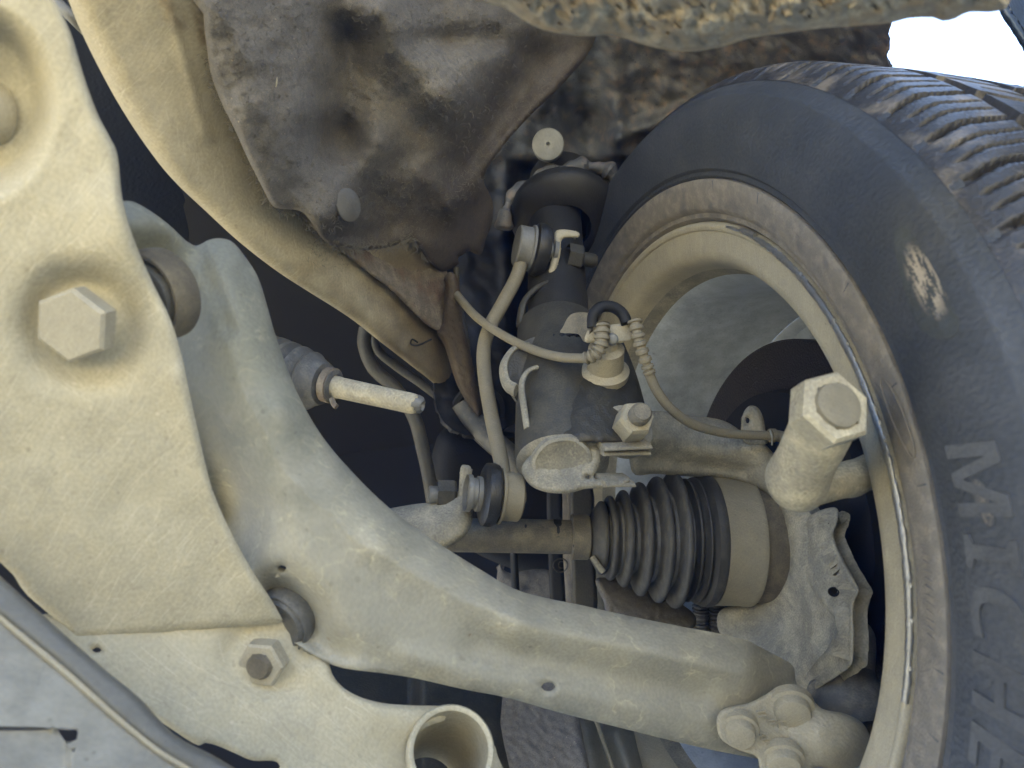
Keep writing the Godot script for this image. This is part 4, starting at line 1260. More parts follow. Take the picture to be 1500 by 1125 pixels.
func build_tray() -> void:
	var tr := thing("under_tray", "grey plastic under tray with a rolled rim in the lower left corner", "under tray", at(120, 1030, 0.26))
	var sh := sheet_through([[0, 900, 0.272], [300, 1124, 0.284], [0, 1120, 0.252], [150, 1100, 0.266]], 1)
	shell("tray_panel", [Vector2(-420, 560), Vector2(-90, 830), Vector2(-20, 880), Vector2(20, 918), Vector2(62, 955), Vector2(112, 995), Vector2(160, 1040), Vector2(200, 1074), Vector2(238, 1104), Vector2(290, 1134), Vector2(340, 1200), Vector2(-420, 1300)],
		func(x: float, y: float, sd: float) -> float:
			return sheet(sh, x, y) + (0.0025 if y > 1068.0 and x < 98.0 else 0.0) + fine.get_noise_2d(x * 0.1, y * 0.1) * 0.0006, 0.003, M.tray, tr, 6.0, [[Vector2(-300, 1052), Vector2(-60, 1062), Vector2(40, 1064), Vector2(78, 1067), Vector2(80, 1070), Vector2(40, 1070), Vector2(-60, 1069), Vector2(-300, 1060)], [Vector2(84, 1067), Vector2(100, 1067), Vector2(117, 1067), Vector2(116, 1072), Vector2(109, 1102), Vector2(107, 1103), Vector2(94, 1084)]])
	var band := []
	for p in [[-420, 500], [-70, 776], [0, 843], [60, 898], [110, 943], [160, 986], [206, 1024], [256, 1076], [312, 1106], [345, 1126], [400, 1160], [330, 1160], [276, 1126], [238, 1103], [200, 1074], [160, 1040], [115, 998], [62, 953], [0, 904], [-70, 846], [-420, 570]]:
		band.append(Vector2(p[0], p[1]))
	shell("rolled_rim", band, func(x: float, y: float, sd: float) -> float: return sheet(sh, x, y) - 0.0035 + 0.004 * roll(sd, 12.0), 0.0025, M.tray_rim, tr, 4.0)
	var edge := []
	for p in [[-420, 560], [-70, 836], [0, 903], [50, 946], [100, 988], [150, 1032], [200, 1074], [236, 1102], [270, 1122], [330, 1150]]:
		edge.append(at(p[0], p[1], sheet(sh, p[0], p[1]) - 0.0012))
	tube("rim_bead", edge, 0.0012, M.lip, tr, 8, 6)

func build_rail() -> void:
	var ra := thing("frame_rail", "beige box section frame rail running from the top left towards the strut", "frame rail", at(300, 250, 0.42))
	var sh := sheet_through([[110, 0, 0.330], [250, 200, 0.372], [300, 20, 0.36], [400, 350, 0.44], [330, 130, 0.385], [560, 470, 0.54], [650, 560, 0.60], [600, 400, 0.56], [470, 330, 0.47]], 2)
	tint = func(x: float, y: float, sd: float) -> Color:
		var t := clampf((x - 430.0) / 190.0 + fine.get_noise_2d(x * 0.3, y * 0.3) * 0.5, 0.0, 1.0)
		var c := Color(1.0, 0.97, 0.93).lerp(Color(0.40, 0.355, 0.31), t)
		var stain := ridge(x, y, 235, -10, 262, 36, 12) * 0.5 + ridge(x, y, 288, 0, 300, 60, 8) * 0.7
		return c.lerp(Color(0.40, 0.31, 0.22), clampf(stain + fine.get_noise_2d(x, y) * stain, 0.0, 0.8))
	shell("rail", [Vector2(70, -60), Vector2(98, -4), Vector2(116, 40), Vector2(142, 94), Vector2(176, 156), Vector2(214, 214), Vector2(252, 262), Vector2(300, 308), Vector2(350, 354), Vector2(404, 396), Vector2(450, 426), Vector2(510, 464), Vector2(556, 500), Vector2(600, 534), Vector2(640, 566), Vector2(668, 600), Vector2(690, 606), Vector2(694, 560), Vector2(680, 500), Vector2(660, 420), Vector2(600, 350), Vector2(480, 300), Vector2(420, 200), Vector2(370, 80), Vector2(330, -60)],
		func(x: float, y: float, sd: float) -> float:
			var d := sheet(sh, x, y)
			# only the lower left edge is rounded
			var left := clampf((y - 1.02 * x + 130.0 + 60.0) / 120.0, 0.0, 1.0)
			d += 0.018 * roll(sd, 44.0) * left
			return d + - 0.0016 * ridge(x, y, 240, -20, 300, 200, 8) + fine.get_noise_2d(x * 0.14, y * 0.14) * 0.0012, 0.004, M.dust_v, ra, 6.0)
	tint = null
	# flange with its seam, browner
	var fl := sheet_through([[450, 320, 0.452], [560, 360, 0.52], [600, 430, 0.553], [650, 520, 0.588], [540, 430, 0.515]], 1)
	shell("flange", [Vector2(430, 300), Vector2(470, 312), Vector2(530, 340), Vector2(600, 340), Vector2(640, 372), Vector2(662, 420), Vector2(668, 480), Vector2(650, 486), Vector2(628, 478), Vector2(600, 452), Vector2(572, 424), Vector2(540, 400), Vector2(505, 372), Vector2(470, 342), Vector2(440, 318)],
		func(x: float, y: float, sd: float) -> float:
			return sheet(fl, x, y) - 0.002 + 0.003 * roll(sd, 8.0) + 0.010 * smoothstep(0.0, 26.0, (x - 545.0) * 0.62 - (y - 385.0) * 0.78 + 8.0) + fine.get_noise_2d(x * 1.4, y * 1.4) * 0.0014, 0.003, M.rust, ra, 4.0)
	shell("gusset", [Vector2(650, 408), Vector2(660, 398), Vector2(672, 412), Vector2(678, 470), Vector2(690, 520), Vector2(698, 560), Vector2(706, 600), Vector2(700, 612), Vector2(684, 590), Vector2(668, 560), Vector2(652, 510), Vector2(640, 488), Vector2(648, 470), Vector2(652, 420)],
		func(x: float, y: float, sd: float) -> float:
			return 0.578 + (y - 400) * 0.00004 + 0.008 * roll(sd, 10.0) + fine.get_noise_2d(x * 2.0, y * 2.0) * 0.0014, 0.004, M.rust_dark, ra, 3.5)
	tube("sealant_edge", [at(668, 392, 0.60), at(672, 440, 0.60), at(684, 500, 0.60), at(686, 560, 0.60), at(682, 600, 0.60)], 0.0022, M.strut, ra, 8, 6)
	tube("plug_wire", [at(612, 502, 0.566), at(604, 497, 0.564), at(602, 504, 0.563), at(612, 506, 0.563), at(632, 497, 0.568)], 0.0007, M.black, ra, 6, 4)
	lathe("plug", at(235, 138, 0.3745), (view.basis * Vector3(-0.3, -0.1, 0.94)).normalized(), [[-0.003, 0.0], [-0.002, 0.0042], [0.001, 0.0040], [0.0018, 0.0030], [0.002, 0.0]], M.dust, ra, 24)

func build_liner() -> void:
	var li := thing("wheel_arch_liner", "torn dark grey felt wheel arch liner hanging above the frame rail", "wheel arch liner", at(560, 200, 0.5))
	var sh := sheet_through([[330, 90, 0.375], [400, 200, 0.40], [440, 300, 0.43], [520, 340, 0.475], [600, 330, 0.53], [650, 380, 0.57], [640, 80, 0.48], [700, 200, 0.56], [790, 120, 0.60], [850, 40, 0.62], [500, 30, 0.43], [720, 20, 0.53]], 2)
	tint = func(x: float, y: float, sd: float) -> Color:
		var n := fine.get_noise_2d(x * 0.22, y * 0.22)
		var dusty := clampf(0.42 + n * 0.35 + 0.25 * hump(x, y, 390, 200, 90, 140), 0.0, 1.0)
		# dust swept over the ridge in the middle
		var u := (x - 640.0) * 0.80 - (y - 90.0) * 0.60
		var w := (x - 640.0) * 0.60 + (y - 90.0) * 0.80
		var swept := exp(-(u * u) / 9000.0 - (w * w) / 3000.0) * (0.75 + fine.get_noise_2d(u * 0.35, w * 3.2) * 1.1)
		var c := Color(0.40, 0.39, 0.375).lerp(Color(0.98, 0.96, 0.92), dusty * 0.9)
		c = c.lerp(Color(0.42, 0.355, 0.305), clampf((x - 540.0) / 260.0 + (y - 240.0) / 260.0 + fine.get_noise_2d(x * 0.5, y * 0.5) * 0.4, 0.0, 0.8))
		return c.lerp(Color(1.0, 0.96, 0.86), clampf(swept, 0.0, 0.85))
	shell("felt", [Vector2(300, -60), Vector2(298, 20), Vector2(303, 70), Vector2(308, 104), Vector2(322, 145), Vector2(344, 190), Vector2(362, 230), Vector2(382, 270), Vector2(398, 300), Vector2(412, 306), Vector2(440, 309), Vector2(456, 326), Vector2(470, 348), Vector2(486, 360), Vector2(508, 364), Vector2(540, 366), Vector2(574, 361), Vector2(594, 352), Vector2(604, 350), Vector2(614, 362), Vector2(624, 378), Vector2(636, 391), Vector2(648, 398), Vector2(664, 392), Vector2(676, 382), Vector2(678, 372), Vector2(690, 368), Vector2(704, 374), Vector2(712, 350), Vector2(722, 320), Vector2(720, 290), Vector2(708, 262), Vector2(725, 230), Vector2(752, 196), Vector2(786, 160), Vector2(814, 134), Vector2(838, 108), Vector2(858, 84), Vector2(872, 58), Vector2(884, 20), Vector2(890, -60)],
		func(x: float, y: float, sd: float) -> float:
			var d := sheet(sh, x, y) + 0.008 * roll(sd, 12.0) - 0.026 * hump(x, y, 320, -10, 110, 120)
			d -= 0.022 * hump(x, y, 390, 170, 80, 130)
			d += 0.024 * ridge(x, y, 508, 60, 500, 200, 38)         # valley
			d += 0.020 * ridge(x, y, 500, 200, 560, 330, 34)
			d -= 0.022 * ridge(x, y, 545, 210, 480, 320, 36)         # fold down to the clip
			d -= 0.034 * ridge(x, y, 560, 20, 640, 130, 46)
			d += 0.018 * ridge(x, y, 610, 60, 720, 60, 20)
			d -= 0.020 * ridge(x, y, 700, 90, 640, 260, 40)
			d += 0.026 * ridge(x, y, 680, 240, 780, 90, 34)
			d -= 0.016 * ridge(x, y, 660, 300, 850, 90, 18)
			d += 0.014 * hump(x, y, 700, 300, 34, 60)
			d += 0.012 * hump(x, y, 510, 345, 40, 16)
			d += fine.get_noise_2d(x * 0.16, y * 0.16) * 0.005
			d += fine.get_noise_2d(x * 1.4 + 70.0, y * 1.4) * 0.0006 + fine.get_noise_2d(x * 6.0, y * 6.0 + 40.0) * 0.0005
			return d, 0.005, M.felt_v, li, 4.0, [[Vector2(672, 376), Vector2(684, 374), Vector2(698, 376), Vector2(700, 388), Vector2(690, 400), Vector2(678, 396), Vector2(672, 388)]], 3)
	tint = null
	# loose fibres
	var b := Bag.new()
	for k in 5200:
		var x := rng.randf_range(305, 870)
		var y := rng.randf_range(0, 390)
		if y > 300 and x < 450 or x + y * 0.75 > 905 or (x < 305 + y * 0.34) or (y > 345 and x > 560):
			continue
		var d := sheet(sh, x, y) - 0.026 * hump(x, y, 320, -10, 110, 120) - 0.022 * hump(x, y, 390, 170, 80, 130) + 0.024 * ridge(x, y, 508, 60, 500, 200, 38) - 0.034 * ridge(x, y, 560, 20, 640, 130, 46) - 0.020 * ridge(x, y, 700, 90, 640, 260, 40) - 0.016 * ridge(x, y, 660, 300, 850, 90, 18) + 0.020 * ridge(x, y, 500, 200, 560, 330, 34) - 0.022 * ridge(x, y, 545, 210, 480, 320, 36) + 0.026 * ridge(x, y, 680, 240, 780, 90, 34)
		d += fine.get_noise_2d(x * 0.16, y * 0.16) * 0.005
		var a := rng.randf() * TAU
		var l := rng.randf_range(4.0, 11.0)
		var p := at(x, y, d + 0.001)
		var q := at(x + cos(a) * l * 0.5, y + sin(a) * l * 0.5, d - 0.0022)
		var r := at(x + cos(a + 0.5) * l, y + sin(a + 0.5) * l, d + 0.001)
		var w := (view.basis * Vector3(-sin(a), -cos(a), 0.3)).normalized() * 0.00010
		var nn := (view.basis * Vector3(cos(a) * 0.3, 0.1, 0.9)).normalized()
		b.quad(p - w, q - w, q + w, p + w, nn, nn, nn, nn)
		b.quad(q - w, r - w, r + w, q + w, nn, nn, nn, nn)
	var border := smooth_loop([Vector2(300, 20), Vector2(308, 104), Vector2(344, 190), Vector2(382, 270), Vector2(412, 306), Vector2(440, 309), Vector2(470, 348), Vector2(508, 364), Vector2(574, 361), Vector2(604, 350), Vector2(636, 391), Vector2(664, 392)], 8)
	for k in 900:
		var p2: Vector2 = border[rng.randi() % (border.size() - 18)]
		p2 += Vector2(rng.randf_range(-5, 5), rng.randf_range(-5, 5))
		var dd := sheet(sh, p2.x, p2.y) + 0.006
		var a2 := rng.randf() * TAU
		var l2 := rng.randf_range(4.0, 13.0)
		var e := p2 + Vector2(cos(a2), sin(a2)) * l2
		var p := at(p2.x, p2.y, dd)
		var q := at((p2.x + e.x) * 0.5 + rng.randf_range(-2, 2), (p2.y + e.y) * 0.5 + rng.randf_range(-2, 2), dd - 0.001)
		var r := at(e.x, e.y, dd + rng.randf_range(-0.002, 0.002))
		var w := (view.basis * Vector3(-sin(a2), -cos(a2), 0.3)).normalized() * 0.00013
		var nn := (view.basis * Vector3(0.1, 0.1, 0.95)).normalized()
		b.quad(p - w, q - w, q + w, p + w, nn, nn, nn, nn)
		b.quad(q - w, r - w, r + w, q + w, nn, nn, nn, nn)
	var hair := commit("fibres", b.v, b.n, b.i, tinted(M.plain, Color(0.50, 0.48, 0.44), 1.0), li)
	hair.set_meta("kind", "stuff")
	# dried leaf scraps and seeds caught in the felt
	for s in [[404, 122, 1.2, 9], [387, 20, 1.2, 4], [355, 48, 2.0, 4]]:
		var dd := sheet(sh, s[0], s[1]) - 0.022 * hump(s[0], s[1], 390, 170, 80, 130) - 0.003
		tube("plant_scrap", [at(s[0] - cos(s[2]) * s[3] * 0.4, s[1] + s[3], dd), at(s[0] + 1, s[1], dd - 0.0006), at(s[0] + cos(s[2]) * s[3] * 0.4, s[1] - s[3], dd)], 0.0004, M.lip, li, 6, 3)
	# fixings
	var c1 := at(803, 211, 0.628)
	var k1 := thing("round_plastic_clip", "round grey plastic clip with a small centre hole above the strut", "clip", c1, "clips of the wheel arch liner")
	lathe("clip_head", c1, (view.basis * Vector3(-0.06, -0.12, 0.99)).normalized(), [[-0.012, 0.013], [-0.002, 0.0135], [0.0, 0.0130], [0.0008, 0.0115], [0.0002, 0.0080], [0.0006, 0.0066], [0.0004, 0.0016], [-0.003, 0.0014], [-0.003, 0.0]], M.clip, k1, 40)
	var c2 := at(511, 300, 0.442)
	var k2 := thing("tilted_plastic_clip", "grey plastic clip seen edge on in the lower left felt fold", "clip", c2, "clips of the wheel arch liner")
	lathe("clip_head", c2, (view.basis * Vector3(0.84, 0.0, 0.54)).normalized(), [[-0.006, 0.004], [-0.002, 0.0095], [0.0, 0.0098], [0.0012, 0.0080], [0.0014, 0.0]], M.clip_dull, k2, 32)

func build_arch() -> void:
	var ip := sheet_through([[880, 100, 0.68], [760, 300, 0.72], [690, 450, 0.66], [1000, 120, 0.66], [1250, 80, 0.60], [1100, 300, 0.7], [850, 400, 0.74]], 2)
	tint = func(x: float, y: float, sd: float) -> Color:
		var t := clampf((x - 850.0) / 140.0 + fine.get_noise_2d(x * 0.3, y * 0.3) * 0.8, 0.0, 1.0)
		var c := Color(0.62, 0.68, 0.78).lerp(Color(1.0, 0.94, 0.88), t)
		return c.lerp(Color(0.16, 0.17, 0.19), smoothstep(235.0, 290.0, y) * smoothstep(1010.0, 960.0, x))  # shade of the strut tower hollow painted into the panel colour
	var inn := shell("inner_wing", [Vector2(820, -80), Vector2(1318, -80), Vector2(1304, 30), Vector2(1298, 78), Vector2(1300, 140), Vector2(1200, 300), Vector2(1050, 460), Vector2(930, 560), Vector2(800, 600), Vector2(700, 640), Vector2(640, 600), Vector2(640, 470), Vector2(645, 360), Vector2(690, 250), Vector2(740, 180)],
		func(x: float, y: float, sd: float) -> float:
			var d := sheet(ip, x, y)
			d += 0.030 * hump(x, y, 855, 185, 30, 42)
			d -= 0.012 * ridge(x, y, 902, 60, 904, 225, 16)
			d -= 0.010 * ridge(x, y, 740, 300, 800, 240, 16)
			d += 0.05 * smoothstep(225.0, 262.0, y) * smoothstep(740.0, 770.0, x)
			d -= 0.012 * ridge(x, y, 905, 205, 1000, 165, 12)
			d += fine.get_noise_2d(x * 0.3, y * 0.3) * 0.006 + fine.get_noise_2d(x * 2.6, y * 2.6) * 0.0014 * smoothstep(840.0, 1000.0, x) + fine.get_noise_2d(x * 6.0, y * 6.0) * 0.0010
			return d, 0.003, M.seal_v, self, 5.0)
	tint = null
	tag(inn, "rough black underseal coated inner wing panel above the tyre", "inner wing")
	# torn sealant ring round the strut tower
	var tw := thing("strut_tower", "dark strut tower ring with crumbling sealant above the strut", "strut tower", at(820, 280, 0.74))
	var ring := []
	for p in [[738, 336], [742, 306], [764, 278], [796, 258], [830, 247], [862, 244], [890, 250], [908, 270]]:
		ring.append(at(p[0], p[1], 0.642))
	tube("sealant_ring", ring, func(t: float) -> float: return 0.006 + 0.0022 * sin(t * 31.0) + 0.001 * sin(t * 67.0), M.seal, tw, 10, 8)
	# felt edge close above the lens
	var fg := sheet_through([[760, 0, 0.235], [1000, 40, 0.24], [1300, 10, 0.245], [1100, -60, 0.22]], 1)
	var front := shell("bumper_felt_edge", [Vector2(640, -90), Vector2(680, -8), Vector2(712, 4), Vector2(740, 12), Vector2(768, 30), Vector2(796, 44), Vector2(850, 53), Vector2(900, 52), Vector2(944, 66), Vector2(984, 74), Vector2(1020, 75), Vector2(1060, 68), Vector2(1096, 56), Vector2(1140, 50), Vector2(1200, 42), Vector2(1252, 38), Vector2(1302, 34), Vector2(1332, 27), Vector2(1366, 26), Vector2(1380, 31), Vector2(1398, 28), Vector2(1420, 18), Vector2(1458, 17), Vector2(1480, 0), Vector2(1490, -90)],
		func(x: float, y: float, sd: float) -> float:
			return sheet(fg, x, y) + 0.020 * roll(sd, 46.0) + fine.get_noise_2d(x * 0.6, y * 0.6) * 0.005 + fine.get_noise_2d(x * 2.4, y * 2.4) * 0.0022, 0.006, M.felt_sand, self, 5.0)
	tag(front, "sandy rust flecked felt edge across the top of the picture", "felt edge")
	var fe := sheet_through([[1470, 0, 0.40], [1500, 60, 0.40], [1540, 20, 0.42]], 1)
	var wing := shell("wing_edge", [Vector2(1452, -60), Vector2(1466, 12), Vector2(1480, 36), Vector2(1494, 58), Vector2(1520, 96), Vector2(1600, 160), Vector2(1640, -60)],
		func(x: float, y: float, sd: float) -> float: return sheet(fe, x, y) + 0.006 * roll(sd, 14.0), 0.004, tinted(M.plain, Color(0.30, 0.36, 0.46), 0.3), self, 5.0)
	tag(wing, "blue grey wing edge beside the bright gap at top right", "wing")

func build_back() -> void:
	# inner tie rod with its bellows, cut off
	var tr := thing("track_rod", "cut off track rod with ribbed bellows in the dark behind the control arm", "track rod", at(480, 560, 0.46))
	var a := at(492, 566, 0.452)
	var e := at(634, 597, 0.430)
	var d := (e - a).normalized()
	lathe("rod", a, d, [[-0.02, 0.0068], [0.0, 0.0068], [0.003, 0.0064], [0.044, 0.0060], [0.0490, 0.0061], [0.0530, 0.0058], [0.0550, 0.0052], [0.0556, 0.0038], [0.0535, 0.0020], [0.0530, 0.0]], M.pale, tr, 28, false, 0.0, 0.04)
	lathe("cut_end", a, d, [[0.0500, 0.0], [0.0545, 0.0050], [0.0575, 0.0044], [0.0590, 0.0030], [0.0560, 0.0016], [0.0550, 0.0]], M.steel, tr, 18, false, 0.4, 0.16)
	lathe("bellows", a, d, [[0.0, 0.0072], [-0.0010, 0.0098], [-0.0065, 0.0100], [-0.0075, 0.0085], [-0.0085, 0.0128], [-0.0165, 0.0165], [-0.0180, 0.0180], [-0.0200, 0.0172], [-0.0215, 0.0150], [-0.0245, 0.0192], [-0.0270, 0.0200], [-0.0285, 0.0182], [-0.0305, 0.0165], [-0.0335, 0.0210], [-0.0365, 0.0214], [-0.0385, 0.0185], [-0.0415, 0.0222], [-0.0450, 0.0226], [-0.0470, 0.0192], [-0.0500, 0.0230], [-0.054, 0.0230], [-0.058, 0.02], [-0.075, 0.02]], M.boot, tr, 40)
	lathe("hose_clamp", a, d, [[-0.0068, 0.0098], [-0.0066, 0.0108], [-0.0020, 0.0108], [-0.0018, 0.0098]], M.rust, tr, 28)
	tube("clamp_tail", [at(486, 584, 0.441), at(489, 592, 0.439), at(493, 596, 0.438)], 0.0016, M.rust, tr, 8, 4)
	# brake and cooling pipes in the dark
	var p1 := tube("steel_pipe", [at(536, 480, 0.60), at(534, 506, 0.60), at(548, 540, 0.60), at(580, 570, 0.60), at(606, 610, 0.60), at(620, 660, 0.60), at(632, 720, 0.60), at(640, 790, 0.60)], 0.0056, M.strut, self, 12, 8)
	tag(p1, "thicker grey pipe running downwards in the dark behind the cut rod", "pipe")
	var p2 := tube("steel_pipe", [at(548, 486, 0.62), at(553, 512, 0.62), at(580, 536, 0.62), at(620, 564, 0.62), at(665, 600, 0.62), at(700, 640, 0.62), at(736, 672, 0.61)], 0.0038, M.strut, self, 12, 8)
	tag(p2, "thin grey pipe slanting to the lower right behind the link rod", "pipe")
	var h1 := tube("rubber_hose", [at(676, 590, 0.60), at(690, 612, 0.598), at(706, 630, 0.592), at(730, 652, 0.585), at(752, 672, 0.58), at(762, 690, 0.58)], 0.0086, M.boot, self, 14, 8)
	tag(h1, "dark rubber hose passing behind the lower end of the link rod", "hose")
	var ld := thing("hose_grommet", "black ring grommet in the dark beside the strut clamp", "grommet", at(745, 655, 0.60))
	for s in [[700, 600, 0.022], [745, 662, 0.014]]:
		lathe("rubber_ring", at(s[0], s[1], 0.61), (view.basis * Vector3(0.2, -0.3, 0.92)).normalized(), [[0.0, s[2]], [0.004, s[2] * 0.98], [0.004, s[2] * 0.82], [0.0, s[2] * 0.78]], M.dark, ld, 36)
	# brake hose and sensor lead
	var hs := thing("brake_hose", "pale brake hose with ribbed sleeves held on a bracket above the strut clamp", "hose", at(880, 500, 0.47))
	tube("hose", [at(660, 420, 0.598), at(676, 440, 0.572), at(700, 466, 0.545), at(740, 493, 0.520), at(780, 512, 0.497), at(820, 523, 0.478), at(862, 525, 0.464)], 0.0031, M.hose, hs, 14, 8)
	tube("ribbed_sleeve", [at(858, 525, 0.464), at(872, 519, 0.461), at(880, 506, 0.460), at(882, 488, 0.461), at(881, 476, 0.463)], func(t: float) -> float: return (0.0042 if fmod(t * 8.0, 1.0) < 0.55 else 0.0030) + 0.0012 * t, M.hose, hs, 16, 14)
	tube("ribbed_sleeve", [at(930, 470, 0.462), at(934, 490, 0.460), at(940, 512, 0.460), at(948, 535, 0.462), at(952, 548, 0.463)], func(t: float) -> float: return (0.0046 if fmod(t * 8.0, 1.0) < 0.55 else 0.0033) - 0.0008 * t, M.hose, hs, 16, 14)
	tube("hose", [at(950, 545, 0.463), at(962, 572, 0.466), at(982, 598, 0.470), at(1012, 620, 0.478), at(1050, 632, 0.486), at(1090, 637, 0.492), at(1132, 638, 0.496)], 0.0031, M.hose, hs, 14, 8)
	tube("end_fitting", [at(1128, 638, 0.496), at(1136, 638, 0.497), at(1146, 640, 0.498), at(1165, 645, 0.500)], func(t: float) -> float: return 0.0046 if t < 0.3 else 0.0038, M.hose, hs, 14, 6)
	tube("cable_tie", [at(1128, 630, 0.494), at(1131, 640, 0.492), at(1131, 652, 0.494)], 0.0007, M.clip, hs, 6, 4)
	var bk := thing("hose_bracket", "folded steel bracket carrying both hose sleeves", "bracket", at(880, 485, 0.47))
	shell("folded_plate", [Vector2(856, 500), Vector2(866, 474), Vector2(870, 471), Vector2(890, 476), Vector2(920, 472), Vector2(922, 478), Vector2(932, 486), Vector2(930, 498), Vector2(905, 503), Vector2(880, 502)],
		func(x: float, y: float, sd: float) -> float: return 0.468 + 0.0015 * roll(sd, 4.0), 0.002, M.lip, bk, 2.2)
	shell("folded_side", [Vector2(820, 487), Vector2(824, 480), Vector2(837, 460), Vector2(864, 459), Vector2(868, 474), Vector2(857, 501), Vector2(848, 490), Vector2(832, 488)],
		func(x: float, y: float, sd: float) -> float: return 0.468 + (868 - x) * 0.0005 - absf(x - 843.0) * 0.00012, 0.002, M.shaft, bk, 2.2)
	tube("spring_clip", [at(868, 480, 0.462), at(869, 462, 0.463), at(880, 450, 0.465), at(898, 450, 0.467), at(912, 460, 0.468), at(918, 474, 0.466)], 0.0036, M.black, bk, 10, 6)
	lathe("clip_button", at(897, 497, 0.465), (view.basis * Vector3(0, -0.1, 1)).normalized(), [[-0.002, 0.0040], [0.0015, 0.0036], [0.003, 0.002], [0.003, 0.0]], M.clip, bk, 20)
	# deep panels seen in the gaps
	var e1 := sheet_through([[230, 200, 0.46], [270, 340, 0.48], [110, 30, 0.42]], 1)
	var cover := shell("dark_cover", [Vector2(60, -40), Vector2(110, -20), Vector2(150, 60), Vector2(262, 270), Vector2(268, 300), Vector2(276, 356), Vector2(240, 400), Vector2(100, 300)],
		func(x: float, y: float, sd: float) -> float: return sheet(e1, x, y), 0.003, M.dark, self, 8.0)
	tag(cover, "dark smooth cover in the narrow gap between plate and frame rail", "cover")
	var hz := tube("rubber_hose", [at(60, -12, 0.40), at(84, 4, 0.40), at(104, 24, 0.40), at(124, 44, 0.41)], 0.0030, M.steel, self, 10, 4)
	tag(hz, "grey hose crossing the top of the narrow gap at upper left", "hose")
	var e2 := sheet_through([[560, 1000, 0.50], [720, 1010, 0.54], [650, 1120, 0.48]], 1)
	var chan := shell("radiator_support", [Vector2(470, 930), Vector2(600, 940), Vector2(610, 900), Vector2(730, 960), Vector2(736, 1010), Vector2(733, 1060), Vector2(728, 1200), Vector2(440, 1200)],
		func(x: float, y: float, sd: float) -> float: return sheet(e2, x, y) - 0.02 * smoothstep(600.0, 622.0, x) + 0.004 * roll(sd, 8.0), 0.004, M.strut, self, 6.0)
	tag(chan, "plain grey sheet steel support behind the oval tube end", "support panel")
	var e3 := sheet_through([[780, 1050, 0.58], [840, 1120, 0.55], [740, 900, 0.64]], 1)
	var felt2 := shell("front_liner", [Vector2(726, 860), Vector2(748, 840), Vector2(812, 838), Vector2(830, 900), Vector2(840, 1010), Vector2(850, 1060), Vector2(862, 1200), Vector2(720, 1200)],
		func(x: float, y: float, sd: float) -> float: return sheet(e3, x, y) + fine.get_noise_2d(x * 1.5, y * 1.5) * 0.0015 + 0.006 * roll(sd, 10.0), 0.005, M.felt, self, 4.0)
	tag(felt2, "dark felt liner panel below the control arm at the bottom edge", "wheel arch liner")
	var e4 := sheet_through([[900, 1100, 0.60], [1100, 1120, 0.62], [870, 900, 0.68]], 1)
	var plas := shell("front_arch_panel", [Vector2(836, 980), Vector2(900, 960), Vector2(1180, 1020), Vector2(1300, 1120), Vector2(1300, 1220), Vector2(850, 1220)],
		func(x: float, y: float, sd: float) -> float:
			return sheet(e4, x, y) - 0.02 * ridge(x, y, 856, 1060, 880, 1180, 16) - 0.024 * ridge(x, y, 905, 1075, 950, 1200, 20), 0.003, M.tray, self, 5.0)
	tag(plas, "blue grey moulded plastic arch panel with two ribs below the arm", "arch panel")
	var bead := tube("panel_seam", [at(868, 1040, 0.585), at(880, 1075, 0.58), at(892, 1110, 0.575), at(905, 1150, 0.57)], 0.0016, M.lip, self, 8, 4)
	tag(bead, "thin bright seam strip between the two plastic ribs", "seam strip")
	# things in the slot between strut and drive shaft
	var sl := thing("plastic_duct", "upright grey plastic duct strips seen behind the drive shaft", "duct", at(800, 800, 0.62))
	for s in [[746, 756, 0.64, 0], [802, 822, 0.60, 1], [836, 868, 0.59, 2]]:
		var x0: float = s[0]
		var x1: float = s[1]
		var dd: float = s[2]
		shell("strip", [Vector2(x0, 712), Vector2(x1, 712), Vector2(x1 + 2, 800), Vector2(x1 + 6, 900), Vector2(x0 + 6, 900), Vector2(x0 + 1, 800)],
			func(x: float, y: float, sd: float) -> float: return dd + 0.004 * roll(sd, 5.0), 0.006, M.strut if s[3] == 2 else M.dark, sl, 3.0)
	lathe("ring_mark", at(821, 828, 0.597), (view.basis * Vector3(0, -0.1, 1)).normalized(), [[0.0, 0.0062], [0.001, 0.0058], [0.0, 0.0050]], M.strut, sl, 24)
	var cf := SystemFont.new()
	cf.font_names = PackedStringArray(["Droid Sans"])
	var ct := TextMesh.new()
	ct.text = "C"
	ct.font = cf
	ct.font_size = 32
	ct.pixel_size = 0.00024
	ct.depth = 0.001
	ct.material = M.strut
	var cm := MeshInstance3D.new()
	cm.name = "letter_mark"
	cm.mesh = ct
	sl.add_child(cm, true)
	cm.transform = Transform3D(view.basis, at(821, 828, 0.5965) - sl.position)
	var e5 := sheet_through([[900, 870, 0.55], [960, 890, 0.56], [930, 840, 0.58]], 1)
	var tuft := shell("felt_tuft", [Vector2(872, 850), Vector2(890, 846), Vector2(930, 850), Vector2(990, 880), Vector2(1020, 905), Vector2(1000, 925), Vector2(900, 905), Vector2(884, 880)],
		func(x: float, y: float, sd: float) -> float: return sheet(e5, x, y) + fine.get_noise_2d(x * 1.5, y * 1.5) * 0.002 + 0.01 * roll(sd, 12.0), 0.006, M.felt, self, 3.0)
	tag(tuft, "small patch of pale matted felt under the rubber boot", "felt patch")
	for s in [[1026, 890, "left"], [1046, 888, "right"]]:
		var c := tube("corrugated_pipe", [at(s[0], s[1] - 60, 0.60), at(s[0] + 2, s[1], 0.60), at(s[0] + 4, s[1] + 60, 0.60)], func(t: float) -> float: return 0.0066 + 0.0012 * sin(t * 150.0), M.boot, self, 12, 40)
		tag(c, "dark corrugated pipe below the boot band, %s one of two" % s[2], "pipe", "corrugated pipes under the boot")
